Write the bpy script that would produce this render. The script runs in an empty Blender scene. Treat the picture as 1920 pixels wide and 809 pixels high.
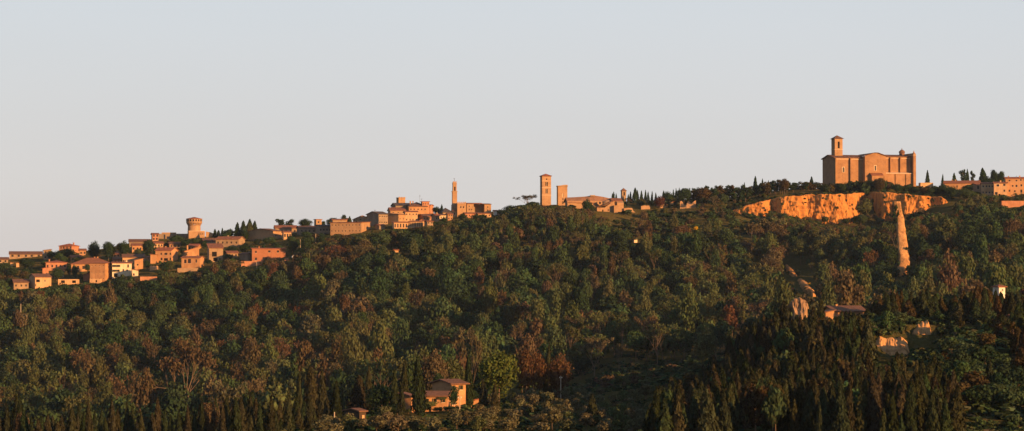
import bpy, math, random
import numpy as np
from mathutils import Vector

# ------------------------------------------------------------------ scene, camera, light
SC = bpy.context.scene
COL = SC.collection
K = 0.168 / 960.0                      # radians (tangent) per photo pixel, photo 1920 x 809
PITCH = math.atan((560 - 404.5) * K)   # horizon lies on row 560
CP, SP = math.cos(PITCH), math.sin(PITCH)
SUN_AZ = math.radians(47)              # sun stands behind the camera, this far round to the right
SUN_EL = math.radians(9.0)
RNG = np.random.default_rng(7)
random.seed(7)

def zrow(v, D):
    """height of the point that shows on row v at distance D (world y)"""
    q = (404.5 - np.asarray(v, float)) * K
    return D * (q * CP + SP) / (CP - q * SP)

def pt(u, v, D):
    z = float(zrow(v, D))
    d = D * CP + z * SP
    return Vector(((u - 960.0) * K * d, D, z))

def proj(x, y, z):
    d = y * CP + z * SP
    return 960.0 + x / d / K, 404.5 - (-y * SP + z * CP) / d / K

cam_d = bpy.data.cameras.new('camera')
cam = bpy.data.objects.new('camera', cam_d)
COL.objects.link(cam)
cam_d.sensor_width = 36.0
cam_d.lens = 18.0 / 0.168
cam_d.clip_start = 1.0
cam_d.clip_end = 40000.0
cam.location = (0, 0, 0)
cam.rotation_euler = (math.pi / 2 + PITCH, 0, 0)
SC.camera = cam
SC.render.engine = 'CYCLES'
SC.view_settings.view_transform = 'Standard'
SC.view_settings.look = 'None'
SC.view_settings.gamma = 1.0
SC.view_settings.use_curve_mapping = False
SC.view_settings.exposure = EXPOSURE = 1.25
SC.cycles.max_bounces = 5
SC.cycles.diffuse_bounces = 2
SC.cycles.glossy_bounces = 1
SC.cycles.transmission_bounces = 2
SC.cycles.transparent_max_bounces = 4
SC.cycles.use_denoising = True
SC.cycles.denoiser = 'OPENIMAGEDENOISE'
SC.cycles.denoising_prefilter = 'ACCURATE'
SC.cycles.denoising_input_passes = 'RGB_ALBEDO_NORMAL'
SC.cycles.use_adaptive_sampling = False

sun_dir = Vector((math.sin(SUN_AZ) * math.cos(SUN_EL), -math.cos(SUN_AZ) * math.cos(SUN_EL), math.sin(SUN_EL)))
sl = bpy.data.lights.new('sun', 'SUN')
sl.energy = 3.9
sl.angle = math.radians(0.5)
sl.color = (1.0, 0.48, 0.16)
so = bpy.data.objects.new('sun', sl)
COL.objects.link(so)
so.rotation_euler = sun_dir.to_track_quat('Z', 'Y').to_euler()
so.location = (300, -300, 200)

W = bpy.data.worlds.new('World')
SC.world = W
W.use_nodes = True
nt = W.node_tree
bg = nt.nodes['Background']
sky = nt.nodes.new('ShaderNodeTexSky')
sky.sky_type = 'NISHITA'
sky.sun_disc = False
sky.sun_elevation = SUN_EL
sky.sun_rotation = math.pi - SUN_AZ
sky.air_density = 1.0
sky.dust_density = 2.0
sky.ozone_density = 1.0
sky.altitude = 300
# evening sky opposite the low sun: pale, nearly grey above a faintly rosy horizon, bluer overhead
geo = nt.nodes.new('ShaderNodeTexCoord')
sep = nt.nodes.new('ShaderNodeSeparateXYZ')
nt.links.new(geo.outputs['Generated'], sep.inputs[0])
rp = nt.nodes.new('ShaderNodeValToRGB')
nt.links.new(sep.outputs['Z'], rp.inputs[0])
stops = [(0.0, (0.69, 0.63, 0.61)), (0.035, (0.695, 0.672, 0.668)), (0.10, (0.645, 0.686, 0.738)), (0.25, (0.42, 0.49, 0.59)), (0.6, (0.20, 0.27, 0.39)), (1.0, (0.14, 0.20, 0.32))]
el = rp.color_ramp.elements
while len(el) < len(stops): el.new(0.5)
for e, (p, c) in zip(el, stops): e.position = p; e.color = (*c, 1)
STR = 0.1
sc1 = nt.nodes.new('ShaderNodeVectorMath'); sc1.operation = 'SCALE'
nt.links.new(rp.outputs[0], sc1.inputs[0]); sc1.inputs['Scale'].default_value = 1.0 / (STR * 2 ** EXPOSURE)
mxs = nt.nodes.new('ShaderNodeMix'); mxs.data_type = 'RGBA'; mxs.inputs[0].default_value = 0.05
nt.links.new(sc1.outputs[0], mxs.inputs[6]); nt.links.new(sky.outputs[0], mxs.inputs[7])
nz = nt.nodes.new('ShaderNodeTexNoise'); nz.inputs['Scale'].default_value = 3.0; nz.inputs['Detail'].default_value = 3.0
mpn = nt.nodes.new('ShaderNodeMapping'); mpn.inputs['Scale'].default_value = (1.0, 1.0, 5.0)
nt.links.new(geo.outputs['Generated'], mpn.inputs['Vector']); nt.links.new(mpn.outputs[0], nz.inputs['Vector'])
nr = nt.nodes.new('ShaderNodeMapRange'); nr.inputs['To Min'].default_value = 0.955; nr.inputs['To Max'].default_value = 1.045
nt.links.new(nz.outputs['Fac'], nr.inputs['Value'])
sc2 = nt.nodes.new('ShaderNodeVectorMath'); sc2.operation = 'SCALE'
nt.links.new(mxs.outputs[2], sc2.inputs[0]); nt.links.new(nr.outputs[0], sc2.inputs['Scale'])
# added dimming of the unseen left sky, deepens shade on left-facing walls
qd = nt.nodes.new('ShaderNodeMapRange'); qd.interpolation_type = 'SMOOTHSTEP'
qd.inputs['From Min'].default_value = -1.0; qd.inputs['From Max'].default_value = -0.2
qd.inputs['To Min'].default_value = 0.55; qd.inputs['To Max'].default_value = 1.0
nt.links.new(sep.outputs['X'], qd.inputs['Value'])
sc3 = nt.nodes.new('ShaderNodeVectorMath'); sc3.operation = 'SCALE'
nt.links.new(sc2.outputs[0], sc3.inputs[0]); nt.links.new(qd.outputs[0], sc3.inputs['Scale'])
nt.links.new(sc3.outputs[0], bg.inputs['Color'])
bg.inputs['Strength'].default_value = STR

# ------------------------------------------------------------------ noise
def vnoise(x, y, seed=0):
    x = np.asarray(x, float); y = np.asarray(y, float)
    xi = np.floor(x).astype(np.int64); yi = np.floor(y).astype(np.int64)
    xf = x - xi; yf = y - yi
    def h(a, b):
        n = (a * 374761393 + b * 668265263 + seed * 1442695041) & 0x7fffffff
        n = ((n ^ (n >> 13)) * 1274126177) & 0x7fffffff
        return ((n ^ (n >> 16)) & 0xffff) / 65535.0
    sx = xf * xf * (3 - 2 * xf); sy = yf * yf * (3 - 2 * yf)
    a = h(xi, yi) * (1 - sx) + h(xi + 1, yi) * sx
    b = h(xi, yi + 1) * (1 - sx) + h(xi + 1, yi + 1) * sx
    return (a * (1 - sy) + b * sy) * 2 - 1

def fbm(x, y, seed=0, n=4):
    s, a = 0.0, 1.0
    for i in range(n):
        s = s + a * vnoise(np.asarray(x) * 2 ** i, np.asarray(y) * 2 ** i, seed + i)
        a *= 0.5
    return s

# ------------------------------------------------------------------ terrain table: ground rows at (distance, column)
TU = np.array([-600, 0, 150, 300, 450, 600, 750, 900, 1050, 1200, 1350, 1500, 1650, 1800, 1920, 2500], float)
TD = np.array([440, 520, 600, 680, 760, 900, 1000, 1150, 1250, 1350, 1430, 1500, 1560, 1600, 1660, 1750, 2600], float)
TV = np.array([
 [835, 835, 835, 835, 832, 822, 814, 812, 814, 815, 815, 814, 812, 812, 812, 815],
 [850, 850, 850, 850, 840, 806, 788, 782, 785, 790, 790, 752, 728, 732, 744, 752],
 [845, 845, 845, 845, 840, 800, 766, 760, 758, 756, 742, 672, 646, 648, 660, 672],
 [848, 848, 848, 846, 838, 805, 772, 767, 750, 732, 705, 630, 604, 606, 618, 630],
 [852, 852, 852, 850, 842, 815, 790, 782, 752, 720, 692, 632, 612, 610, 616, 625],
 [845, 845, 845, 842, 835, 815, 795, 778, 752, 706, 686, 648, 636, 630, 626, 625],
 [835, 835, 835, 832, 822, 805, 785, 765, 738, 696, 676, 648, 636, 630, 624, 620],
 [800, 800, 800, 798, 785, 760, 735, 710, 685, 662, 645, 622, 610, 605, 600, 590],
 [735, 730, 725, 715, 700, 680, 660, 640, 625, 605, 590, 570, 560, 552, 545, 535],
 [655, 645, 638, 625, 610, 592, 575, 560, 545, 530, 520, 505, 500, 488, 478, 465],
 [585, 575, 565, 547, 528, 510, 496, 482, 468, 462, 458, 455, 455, 436, 424, 410],
 [540, 533, 525, 504, 492, 468, 452, 432, 420, 434, 420, 432, 436, 404, 388, 380],
 [512, 505, 497, 480, 466, 446, 427, 410, 397, 414, 400, 420, 424, 378, 374, 370],
 [500, 492, 481, 459, 450, 437, 414, 403, 388, 390, 382, 362, 352, 357, 364, 362],
 [492, 484, 472, 448, 443, 433, 402, 398, 385, 380, 371, 355, 346, 351, 360, 358],
 [498, 490, 478, 454, 448, 438, 408, 404, 391, 386, 377, 361, 352, 357, 366, 364],
 [540, 535, 530, 520, 510, 505, 500, 500, 500, 500, 500, 500, 500, 500, 500, 500]], float)
TZ = zrow(TV, TD[:, None])
CLU = [1372, 1385, 1400, 1450, 1500, 1600, 1650, 1700, 1765, 1790, 1800]
CLV = [398, 392, 386, 375, 368, 365, 362, 366, 372, 388, 396]     # row of the cliff's upper edge

def cliff_dist(u):
    return 1567.0 + 20 * np.exp(-((u - 1627) / 20.0) ** 2) + 5 * vnoise(u / 23.0, u * 0, 5)

def ground(x, y):
    x = np.asarray(x, float); y = np.asarray(y, float)
    x, y = np.broadcast_arrays(x, y)
    yy = np.clip(y, 440, 2600)
    u = np.clip(960 + x / np.maximum(yy, 300) / K, TU[0], TU[-1])
    i = np.clip(np.searchsorted(TU, u) - 1, 0, len(TU) - 2)
    j = np.clip(np.searchsorted(TD, yy) - 1, 0, len(TD) - 2)
    fu = (u - TU[i]) / (TU[i + 1] - TU[i]); fd = (yy - TD[j]) / (TD[j + 1] - TD[j])
    fu = fu * fu * (3 - 2 * fu)
    z = (TZ[j, i] * (1 - fu) + TZ[j, i + 1] * fu) * (1 - fd) + (TZ[j + 1, i] * (1 - fu) + TZ[j + 1, i + 1] * fu) * fd
    hill = np.clip((yy - 900) / 300, 0, 1) * np.clip((1490 - yy) / 110, 0, 1)
    z = z + hill * (5.0 * fbm(x / 62.0, y / 130.0, 11, 3) + 2.0) + 0.35 * fbm(x / 17.0, y / 17.0, 3, 2)
    inn = (u > 1374) & (u < 1798)
    top = zrow(np.interp(u, CLU, CLV), yy)
    z = np.where(inn & (yy > cliff_dist(u)) & (yy < 1625), np.maximum(z, top), z)
    # ground cut away in front of the two small clay banks
    for ua, ub, da, db, row in ((1630, 1800, 556, 634, 671), (1692, 1790, 637, 672, 648)):
        wq = np.clip((u - ua) / 12, 0, 1) * np.clip((ub - u) / 12, 0, 1) * (yy > da) * (yy < db)
        z = z - wq * np.maximum(0, z - zrow(row, yy))
    # the slope down from the camera's own hill
    zn = np.interp(y, [-3000, -200, 0, 20, 120, 280, 440], [-120, -25, -1.7, -2.6, -9.5, -18, 0])
    w = np.clip((y - 280) / 160.0, 0, 1); w = w * w * (3 - 2 * w)
    zz = np.where(y < 280, zn, np.where(y < 440, -18 * (1 - w) + z * w, z))
    far = np.clip((y - 2600) / 6000, 0, 1)
    return zz * (1 - far) - 40 * far

def gz(x, y):
    return float(ground(np.array([x]), np.array([y]))[0])

def hit(u, v, d0=1150.0, d1=1700.0):
    """where the sight line of a photo pixel meets the ground between two distances"""
    D = np.arange(d0, d1, 1.5)
    z = zrow(v, D)
    x = (u - 960) * K * (D * CP + z * SP)
    g = ground(x, D)
    ok = np.nonzero(g >= z)[0]
    if len(ok):
        return float(D[ok[0]])
    return float(D[np.argmax(g - z)])

# ------------------------------------------------------------------ object helpers
def link(o):
    COL.objects.link(o)
    return o

def tag(o, label=None, cat=None, group=None, kind=None):
    if label: o['label'] = label
    if cat: o['category'] = cat
    if group: o['group'] = group
    if kind: o['kind'] = kind
    return o

def empty(name, loc, rz=0.0, label=None, cat=None, group=None):
    o = bpy.data.objects.new(name, None)
    o.location = loc
    o.rotation_euler = (0, 0, rz)
    link(o)
    return tag(o, label, cat, group)

class MB:
    """collects faces; .build() links them as one mesh object"""
    def __init__(self):
        self.v, self.f, self.m = [], [], []
    def poly(self, pts, m=0):
        n = len(self.v)
        self.v += [tuple(p) for p in pts]
        self.f.append(tuple(range(n, n + len(pts))))
        self.m.append(m)
    def box(self, x0, x1, y0, y1, z0, z1, m=0, taper=0.0):
        n = len(self.v)
        t = taper
        self.v += [(x0, y0, z0), (x1, y0, z0), (x1, y1, z0), (x0, y1, z0),
                   (x0 + t, y0 + t, z1), (x1 - t, y0 + t, z1), (x1 - t, y1 - t, z1), (x0 + t, y1 - t, z1)]
        for q in ((3, 2, 1, 0), (4, 5, 6, 7), (0, 1, 5, 4), (1, 2, 6, 5), (2, 3, 7, 6), (3, 0, 4, 7)):
            self.f.append(tuple(n + i for i in q)); self.m.append(m)
        return self
    def prism(self, outline, y0, y1, m=0):
        """outline in (x, z), extruded from y0 to y1"""
        n, k = len(self.v), len(outline)
        self.v += [(x, y0, z) for x, z in outline] + [(x, y1, z) for x, z in outline]
        self.f.append(tuple(n + i for i in range(k))); self.m.append(m)
        self.f.append(tuple(n + k + i for i in reversed(range(k)))); self.m.append(m)
        for i in range(k):
            j = (i + 1) % k
            self.f.append((n + i, n + k + i, n + k + j, n + j)); self.m.append(m)
        return self
    def prism_x(self, outline, x0, x1, m=0):
        """outline in (y, z), extruded from x0 to x1"""
        n, k = len(self.v), len(outline)
        self.v += [(x0, y, z) for y, z in outline] + [(x1, y, z) for y, z in outline]
        self.f.append(tuple(n + i for i in reversed(range(k)))); self.m.append(m)
        self.f.append(tuple(n + k + i for i in range(k))); self.m.append(m)
        for i in range(k):
            j = (i + 1) % k
            self.f.append((n + j, n + k + j, n + k + i, n + i)); self.m.append(m)
        return self
    def pyramid(self, x0, x1, y0, y1, z0, z1, m=0, ridge=None):
        """hip roof; ridge = length of the ridge along x (None: a point)"""
        xm, ym = (x0 + x1) / 2, (y0 + y1) / 2
        r = (ridge or 0) / 2
        a, b, c, d = (x0, y0, z0), (x1, y0, z0), (x1, y1, z0), (x0, y1, z0)
        if r > 0:
            p, q = (xm - r, ym, z1), (xm + r, ym, z1)
            self.poly([a, b, q, p], m); self.poly([b, c, q], m); self.poly([c, d, p, q], m); self.poly([d, a, p], m)
        else:
            p = (xm, ym, z1)
            for s, t in ((a, b), (b, c), (c, d), (d, a)): self.poly([s, t, p], m)
        self.poly([d, c, b, a], m)
        return self
    def lathe(self, prof, n=24, m=0, cx=0.0, cy=0.0):
        b = len(self.v)
        for r, z in prof:
            for i in range(n):
                t = 2 * math.pi * i / n
                self.v.append((cx + r * math.cos(t), cy + r * math.sin(t), z))
        for j in range(len(prof) - 1):
            for i in range(n):
                i2 = (i + 1) % n
                self.f.append((b + j * n + i, b + j * n + i2, b + (j + 1) * n + i2, b + (j + 1) * n + i)); self.m.append(m)
        self.f.append(tuple(b + (len(prof) - 1) * n + i for i in range(n))); self.m.append(m)
        return self
    def tube(self, a, b, r0, r1, n=6, m=0):
        a, b = Vector(a), Vector(b)
        d = (b - a).normalized()
        s = d.cross(Vector((0, 0, 1)) if abs(d.z) < 0.9 else Vector((1, 0, 0))).normalized()
        t = d.cross(s)
        k = len(self.v)
        for c, r in ((a, r0), (b, r1)):
            for i in range(n):
                w = 2 * math.pi * i / n
                self.v.append(tuple(c + s * (r * math.cos(w)) + t * (r * math.sin(w))))
        for i in range(n):
            j = (i + 1) % n
            self.f.append((k + i, k + n + i, k + n + j, k + j)); self.m.append(m)
        self.f.append(tuple(k + n + i for i in range(n))); self.m.append(m)
        return self
    def build(self, name, mats, parent=None, smooth=False):
        me = bpy.data.meshes.new(name)
        me.from_pydata(self.v, [], self.f)
        if not isinstance(mats, (list, tuple)): mats = [mats]
        for x in mats: me.materials.append(x)
        me.polygons.foreach_set('material_index', self.m)
        if smooth: me.polygons.foreach_set('use_smooth', [True] * len(self.f))
        me.update()
        o = bpy.data.objects.new(name, me)
        link(o)
        if parent is not None: o.parent = parent
        return o

def mesh_np(name, verts, faces, mats, midx=None, smooth=False):
    """fast mesh from arrays; faces (n, 4) or (n, 3)"""
    verts = np.ascontiguousarray(verts, np.float32); faces = np.ascontiguousarray(faces, np.int32)
    me = bpy.data.meshes.new(name)
    k = faces.shape[1]
    me.vertices.add(len(verts)); me.vertices.foreach_set('co', verts.ravel())
    me.loops.add(faces.size); me.loops.foreach_set('vertex_index', faces.ravel())
    me.polygons.add(len(faces))
    me.polygons.foreach_set('loop_start', np.arange(0, faces.size, k, dtype=np.int32))
    for x in mats: me.materials.append(x)
    if midx is not None: me.polygons.foreach_set('material_index', np.ascontiguousarray(midx, np.int32))
    if smooth: me.polygons.foreach_set('use_smooth', np.ones(len(faces), bool))
    me.update(calc_edges=True)
    return me

# ------------------------------------------------------------------ materials
def new_mat(name):
    m = bpy.data.materials.new(name)
    m.use_nodes = True
    t = m.node_tree
    t.nodes.clear()
    out = t.nodes.new('ShaderNodeOutputMaterial')
    return m, t, out

def N(t, kind, **kw):
    n = t.nodes.new(kind)
    for k, v in kw.items():
        if k in n.inputs: n.inputs[k].default_value = v
        else: setattr(n, k, v)
    return n

def mix(t, a, b, fac, mode='MIX'):
    n = t.nodes.new('ShaderNodeMix'); n.data_type = 'RGBA'; n.blend_type = mode; n.clamp_factor = True
    for sock, val in ((n.inputs[0], fac), (n.inputs[6], a), (n.inputs[7], b)):
        if hasattr(val, 'is_output'): t.links.new(val, sock)
        elif isinstance(val, (int, float)): sock.default_value = val
        else: sock.default_value = (*val, 1.0)
    return n.outputs[2]

def ramp(t, src, stops):
    n = t.nodes.new('ShaderNodeValToRGB')
    el = n.color_ramp.elements
    while len(el) < len(stops): el.new(0.5)
    for e, (p, c) in zip(el, stops):
        e.position = p
        e.color = (c, c, c, 1) if isinstance(c, (int, float)) else (*c, 1)
    t.links.new(src, n.inputs[0])
    return n.outputs[0]

def noise(t, scale, detail=4, rough=0.55, vec=None, dist=0.0):
    n = N(t, 'ShaderNodeTexNoise', Scale=scale, Detail=detail, Roughness=rough, Distortion=dist)
    if vec is not None: t.links.new(vec, n.inputs['Vector'])
    return n.outputs['Fac']

def coords(t, scale=(1, 1, 1), obj=True):
    if obj: src = t.nodes.new('ShaderNodeTexCoord').outputs['Object']
    else: src = t.nodes.new('ShaderNodeNewGeometry').outputs['Position']
    mp = N(t, 'ShaderNodeMapping'); mp.inputs['Scale'].default_value = scale
    t.links.new(src, mp.inputs['Vector'])
    return mp.outputs[0]

def plaster(name, col, dark=None, stone=False, rough=0.9):
    """rendered or rubble wall: blotches, rain streaks and, for stone, courses"""
    dark = dark or tuple(c * 0.6 for c in col)
    m, t, out = new_mat(name)
    p = N(t, 'ShaderNodeBsdfPrincipled', Roughness=rough)
    p.inputs['Specular IOR Level'].default_value = 0.2
    pos = coords(t, (1, 1, 1), False)
    f1 = ramp(t, noise(t, 0.35, 5, 0.6, pos), [(0.36, 0.0), (0.68, 1.0)])
    c = mix(t, col, dark, f1)
    st = coords(t, (1.2, 1.2, 0.12), False)
    f2 = ramp(t, noise(t, 1.0, 3, 0.6, st), [(0.5, 0.0), (0.75, 0.6)])
    c = mix(t, c, tuple(x * 0.55 for x in col), f2)
    if stone:
        v = N(t, 'ShaderNodeTexVoronoi', Scale=1.4); t.links.new(coords(t, (1, 1, 1.8), False), v.inputs['Vector'])
        f3 = ramp(t, v.outputs['Color'], [(0.15, 0.0), (0.8, 0.35)])
        c = mix(t, c, tuple(min(1, x * 1.2) for x in col), f3)
    t.links.new(c, p.inputs['Base Color'])
    b = N(t, 'ShaderNodeBump', Strength=0.35, Distance=0.05)
    t.links.new(noise(t, 1.6, 5, 0.65, pos), b.inputs['Height'])
    t.links.new(b.outputs[0], p.inputs['Normal'])
    t.links.new(p.outputs[0], out.inputs[0])
    return m

def tiles(name, col, dark):
    m, t, out = new_mat(name)
    p = N(t, 'ShaderNodeBsdfPrincipled', Roughness=0.9)
    p.inputs['Specular IOR Level'].default_value = 0.2
    pos = coords(t, (1, 1, 1), True)
    f = ramp(t, noise(t, 0.5, 6, 0.7, pos), [(0.35, 0.0), (0.7, 1.0)])
    c = mix(t, col, dark, f)
    f2 = ramp(t, noise(t, 3.0, 2, 0.6, pos), [(0.4, 0.0), (0.7, 0.5)])
    c = mix(t, c, tuple(x * 1.5 for x in col), f2)
    t.links.new(c, p.inputs['Base Color'])
    w = N(t, 'ShaderNodeTexWave', Scale=2.2, Distortion=0.6); w.bands_direction = 'X'
    t.links.new(pos, w.inputs['Vector'])
    b = N(t, 'ShaderNodeBump', Strength=0.6, Distance=0.08)
    t.links.new(w.outputs['Fac'], b.inputs['Height'])
    t.links.new(b.outputs[0], p.inputs['Normal'])
    t.links.new(p.outputs[0], out.inputs[0])
    return m

def plain(name, col, rough=0.7, spec=0.3, metal=0.0):
    m, t, out = new_mat(name)
    p = N(t, 'ShaderNodeBsdfPrincipled', Roughness=rough, Metallic=metal)
    p.inputs['Specular IOR Level'].default_value = spec
    f = noise(t, 2.0, 4, 0.6, coords(t, (1, 1, 1), False))
    t.links.new(mix(t, tuple(c * 0.75 for c in col), tuple(min(1, c * 1.2) for c in col), f), p.inputs['Base Color'])
    t.links.new(p.outputs[0], out.inputs[0])
    return m

M = {}
M['ochre'] = plaster('ochre_plaster', (0.47, 0.275, 0.14), (0.33, 0.18, 0.09))
M['pale'] = plaster('pale_plaster', (0.55, 0.37, 0.21), (0.42, 0.26, 0.14))
M['cream'] = plaster('cream_plaster', (0.76, 0.64, 0.45), (0.62, 0.5, 0.33))
M['salmon'] = plaster('salmon_plaster', (0.46, 0.235, 0.14), (0.34, 0.16, 0.09))
M['brick'] = plaster('red_brick', (0.33, 0.15, 0.085), (0.26, 0.115, 0.065), True)
M['stone'] = plaster('brown_stone', (0.33, 0.235, 0.15), None, True)
M['warm'] = plaster('warm_stone', (0.37, 0.24, 0.135), (0.27, 0.165, 0.09), True)
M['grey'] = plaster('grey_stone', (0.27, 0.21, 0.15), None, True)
M['church'] = plaster('church_stone', (0.335, 0.195, 0.10), (0.20, 0.115, 0.062), True)
M['farm'] = plaster('farm_rubble', (0.48, 0.27, 0.13), (0.24, 0.125, 0.065), True)
M['timber'] = plaster('dark_timber_boards', (0.07, 0.05, 0.035))
M['white'] = plaster('white_paint', (0.8, 0.77, 0.7), (0.7, 0.66, 0.58))
M['roof'] = tiles('terracotta_tiles', (0.27, 0.115, 0.062), (0.15, 0.07, 0.042))
M['redroof'] = tiles('red_tiles', (0.30, 0.11, 0.06), (0.19, 0.075, 0.045))
M['oldroof'] = tiles('old_brown_tiles', (0.19, 0.10, 0.062), (0.10, 0.06, 0.042))
M['abbeyroof'] = tiles('faded_orange_tiles', (0.35, 0.19, 0.10), (0.27, 0.14, 0.08))
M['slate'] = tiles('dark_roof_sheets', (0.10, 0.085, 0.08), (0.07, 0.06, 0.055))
M['pane'] = plain('dark_window_pane', (0.02, 0.018, 0.016), 0.3, 0.4)
M['dark'] = plain('dark_opening', (0.012, 0.01, 0.009), 0.9, 0.1)
M['shutter'] = plain('green_shutters', (0.03, 0.05, 0.03))
M['brown'] = plain('brown_wood', (0.08, 0.045, 0.025))
M['trim'] = plain('pale_stone_trim', (0.6, 0.47, 0.33))
M['metal'] = plain('dark_metal', (0.05, 0.05, 0.05), 0.5, 0.4, 0.6)
M['pole'] = plain('weathered_pole', (0.42, 0.36, 0.28))
M['carpaint'] = plain('white_car_paint', (0.8, 0.78, 0.74), 0.35, 0.5)
M['rubber'] = plain('black_rubber', (0.02, 0.02, 0.02))

def clay(name, col, dark, veg=0.5, bd=1.2):
    """bare eroded clay: vertical runnels, level beds, a little scrub in the cracks"""
    m, t, out = new_mat(name)
    p = N(t, 'ShaderNodeBsdfDiffuse', Roughness=0.6)
    s1 = coords(t, (0.32, 0.32, 0.05), False)
    f1 = ramp(t, noise(t, 1.0, 6, 0.65, s1, 0.6), [(0.44, 0.0), (0.62, 1.0)])
    c = mix(t, col, dark, f1)
    s2 = coords(t, (0.03, 0.03, 0.6), False)
    f2 = ramp(t, noise(t, 1.0, 4, 0.6, s2), [(0.45, 0.0), (0.7, 0.55)])
    c = mix(t, c, tuple(min(1, x * 1.15) for x in col), f2)
    f3 = ramp(t, noise(t, 0.16, 6, 0.75, coords(t, (1, 1, 0.8), False)), [(0.57, 0.0), (0.62, veg)])
    c = mix(t, c, (0.07, 0.05, 0.025), f3)
    t.links.new(c, p.inputs['Color'])
    b = N(t, 'ShaderNodeBump', Strength=1.0, Distance=bd)
    t.links.new(noise(t, 0.5, 8, 0.7, coords(t, (1, 1, 0.3), False)), b.inputs['Height'])
    t.links.new(b.outputs[0], p.inputs['Normal'])
    t.links.new(p.outputs[0], out.inputs[0])
    return m

M['clay'] = clay('orange_clay', (0.52, 0.25, 0.078), (0.27, 0.115, 0.036), 0.85)
M['pinclay'] = clay('pinnacle_clay', (0.52, 0.31, 0.14), (0.25, 0.13, 0.06), 0.6, 1.0)
M['dullclay'] = clay('dull_clay', (0.34, 0.23, 0.14), (0.22, 0.14, 0.085), 0.9, 0.3)
M['paleclay'] = clay('pale_clay', (0.50, 0.29, 0.13), (0.30, 0.165, 0.075), 0.45, 0.3)

def ground_mat():
    m, t, out = new_mat('hillside_grass')
    p = N(t, 'ShaderNodeBsdfDiffuse', Roughness=0.8)
    pos = coords(t, (1, 1, 1), False)
    a = ramp(t, noise(t, 0.022, 5, 0.6, pos), [(0.38, 0.0), (0.62, 1.0)])
    c = mix(t, (0.055, 0.062, 0.020), (0.085, 0.072, 0.026), a)
    b = ramp(t, noise(t, 0.11, 6, 0.7, pos), [(0.42, 0.0), (0.66, 0.9)])
    c = mix(t, c, (0.032, 0.042, 0.015), b)
    d = ramp(t, noise(t, 0.9, 5, 0.75, pos), [(0.4, 0.0), (0.7, 0.8)])
    c = mix(t, c, (0.12, 0.095, 0.04), d)
    t.links.new(c, p.inputs['Color'])
    bp = N(t, 'ShaderNodeBump', Strength=1.0, Distance=0.5)
    t.links.new(noise(t, 1.4, 5, 0.7, pos), bp.inputs['Height'])
    t.links.new(bp.outputs[0], p.inputs['Normal'])
    t.links.new(p.outputs[0], out.inputs[0])
    return m
M['ground'] = ground_mat()

# ------------------------------------------------------------------ ground sheet
def build_ground():
    xs = np.concatenate([[-4000, -2800, -1600, -1000], np.arange(-720, 721, 4.5), [1000, 1600, 2800, 4000]])
    ys = np.concatenate([[-2000, -900, -200], np.arange(-60, 440, 20.0), np.arange(440, 820, 4.0), np.arange(820, 1700, 4.5), np.arange(1710, 2700, 60), [3200, 4500, 6500]])
    X, Y = np.meshgrid(xs, ys)
    Z = ground(X, Y)
    nx, ny = len(xs), len(ys)
    idx = np.arange(nx * ny).reshape(ny, nx)
    F = np.stack([idx[:-1, :-1], idx[:-1, 1:], idx[1:, 1:], idx[1:, :-1]], -1).reshape(-1, 4)
    me = mesh_np('ground', np.stack([X, Y, Z], -1).reshape(-1, 3), F, [M['ground']], None, True)
    o = link(bpy.data.objects.new('ground', me))
    tag(o, 'grassy hillside and valley floor under the trees and town', None, None, 'structure')
build_ground()

def haze():
    m, t, out = new_mat('evening_haze')
    v = N(t, 'ShaderNodeVolumePrincipled', Density=HAZE)
    v.inputs['Color'].default_value = (0.50, 0.68, 1.0, 1)
    v.inputs['Anisotropy'].default_value = 0.0
    t.links.new(v.outputs[0], out.inputs['Volume'])
    o = MB().box(-4050, 4050, -2050, 6550, -150, 125).build('haze', m)
    tag(o, 'thin evening haze filling the valley air', None, None, 'stuff')
HAZE = 0.000022
haze()
# ------------------------------------------------------------------ buildings
PROT = []      # (u0, u1, v0, v1, D): wall areas that trees standing nearer must leave free
SUNP = []      # (x, y, z): wall points that the low sun must reach
FOOT = []      # (x, y, radius): no trees inside

def facade(mb, x0, x1, z0, z1, holes, y, m=0, depth=0.28):
    """a wall in the plane y (facing -y) with real openings and their reveals"""
    xs = sorted({x0, x1, *[h[0] for h in holes], *[h[1] for h in holes]})
    zs = sorted({z0, z1, *[h[2] for h in holes], *[h[3] for h in holes]})
    for a, b in zip(xs, xs[1:]):
        for c, d in zip(zs, zs[1:]):
            mx, mz = (a + b) / 2, (c + d) / 2
            if any(h[0] < mx < h[1] and h[2] < mz < h[3] for h in holes): continue
            mb.poly([(a, y, c), (b, y, c), (b, y, d), (a, y, d)], m)
    for a, b, c, d in holes:
        e = y + depth
        mb.poly([(a, y, c), (a, e, c), (a, e, d), (a, y, d)], m)
        mb.poly([(b, e, c), (b, y, c), (b, y, d), (b, e, d)], m)
        mb.poly([(a, y, c), (b, y, c), (b, e, c), (a, e, c)], m)
        mb.poly([(a, e, d), (b, e, d), (b, y, d), (a, y, d)], m)

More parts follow.
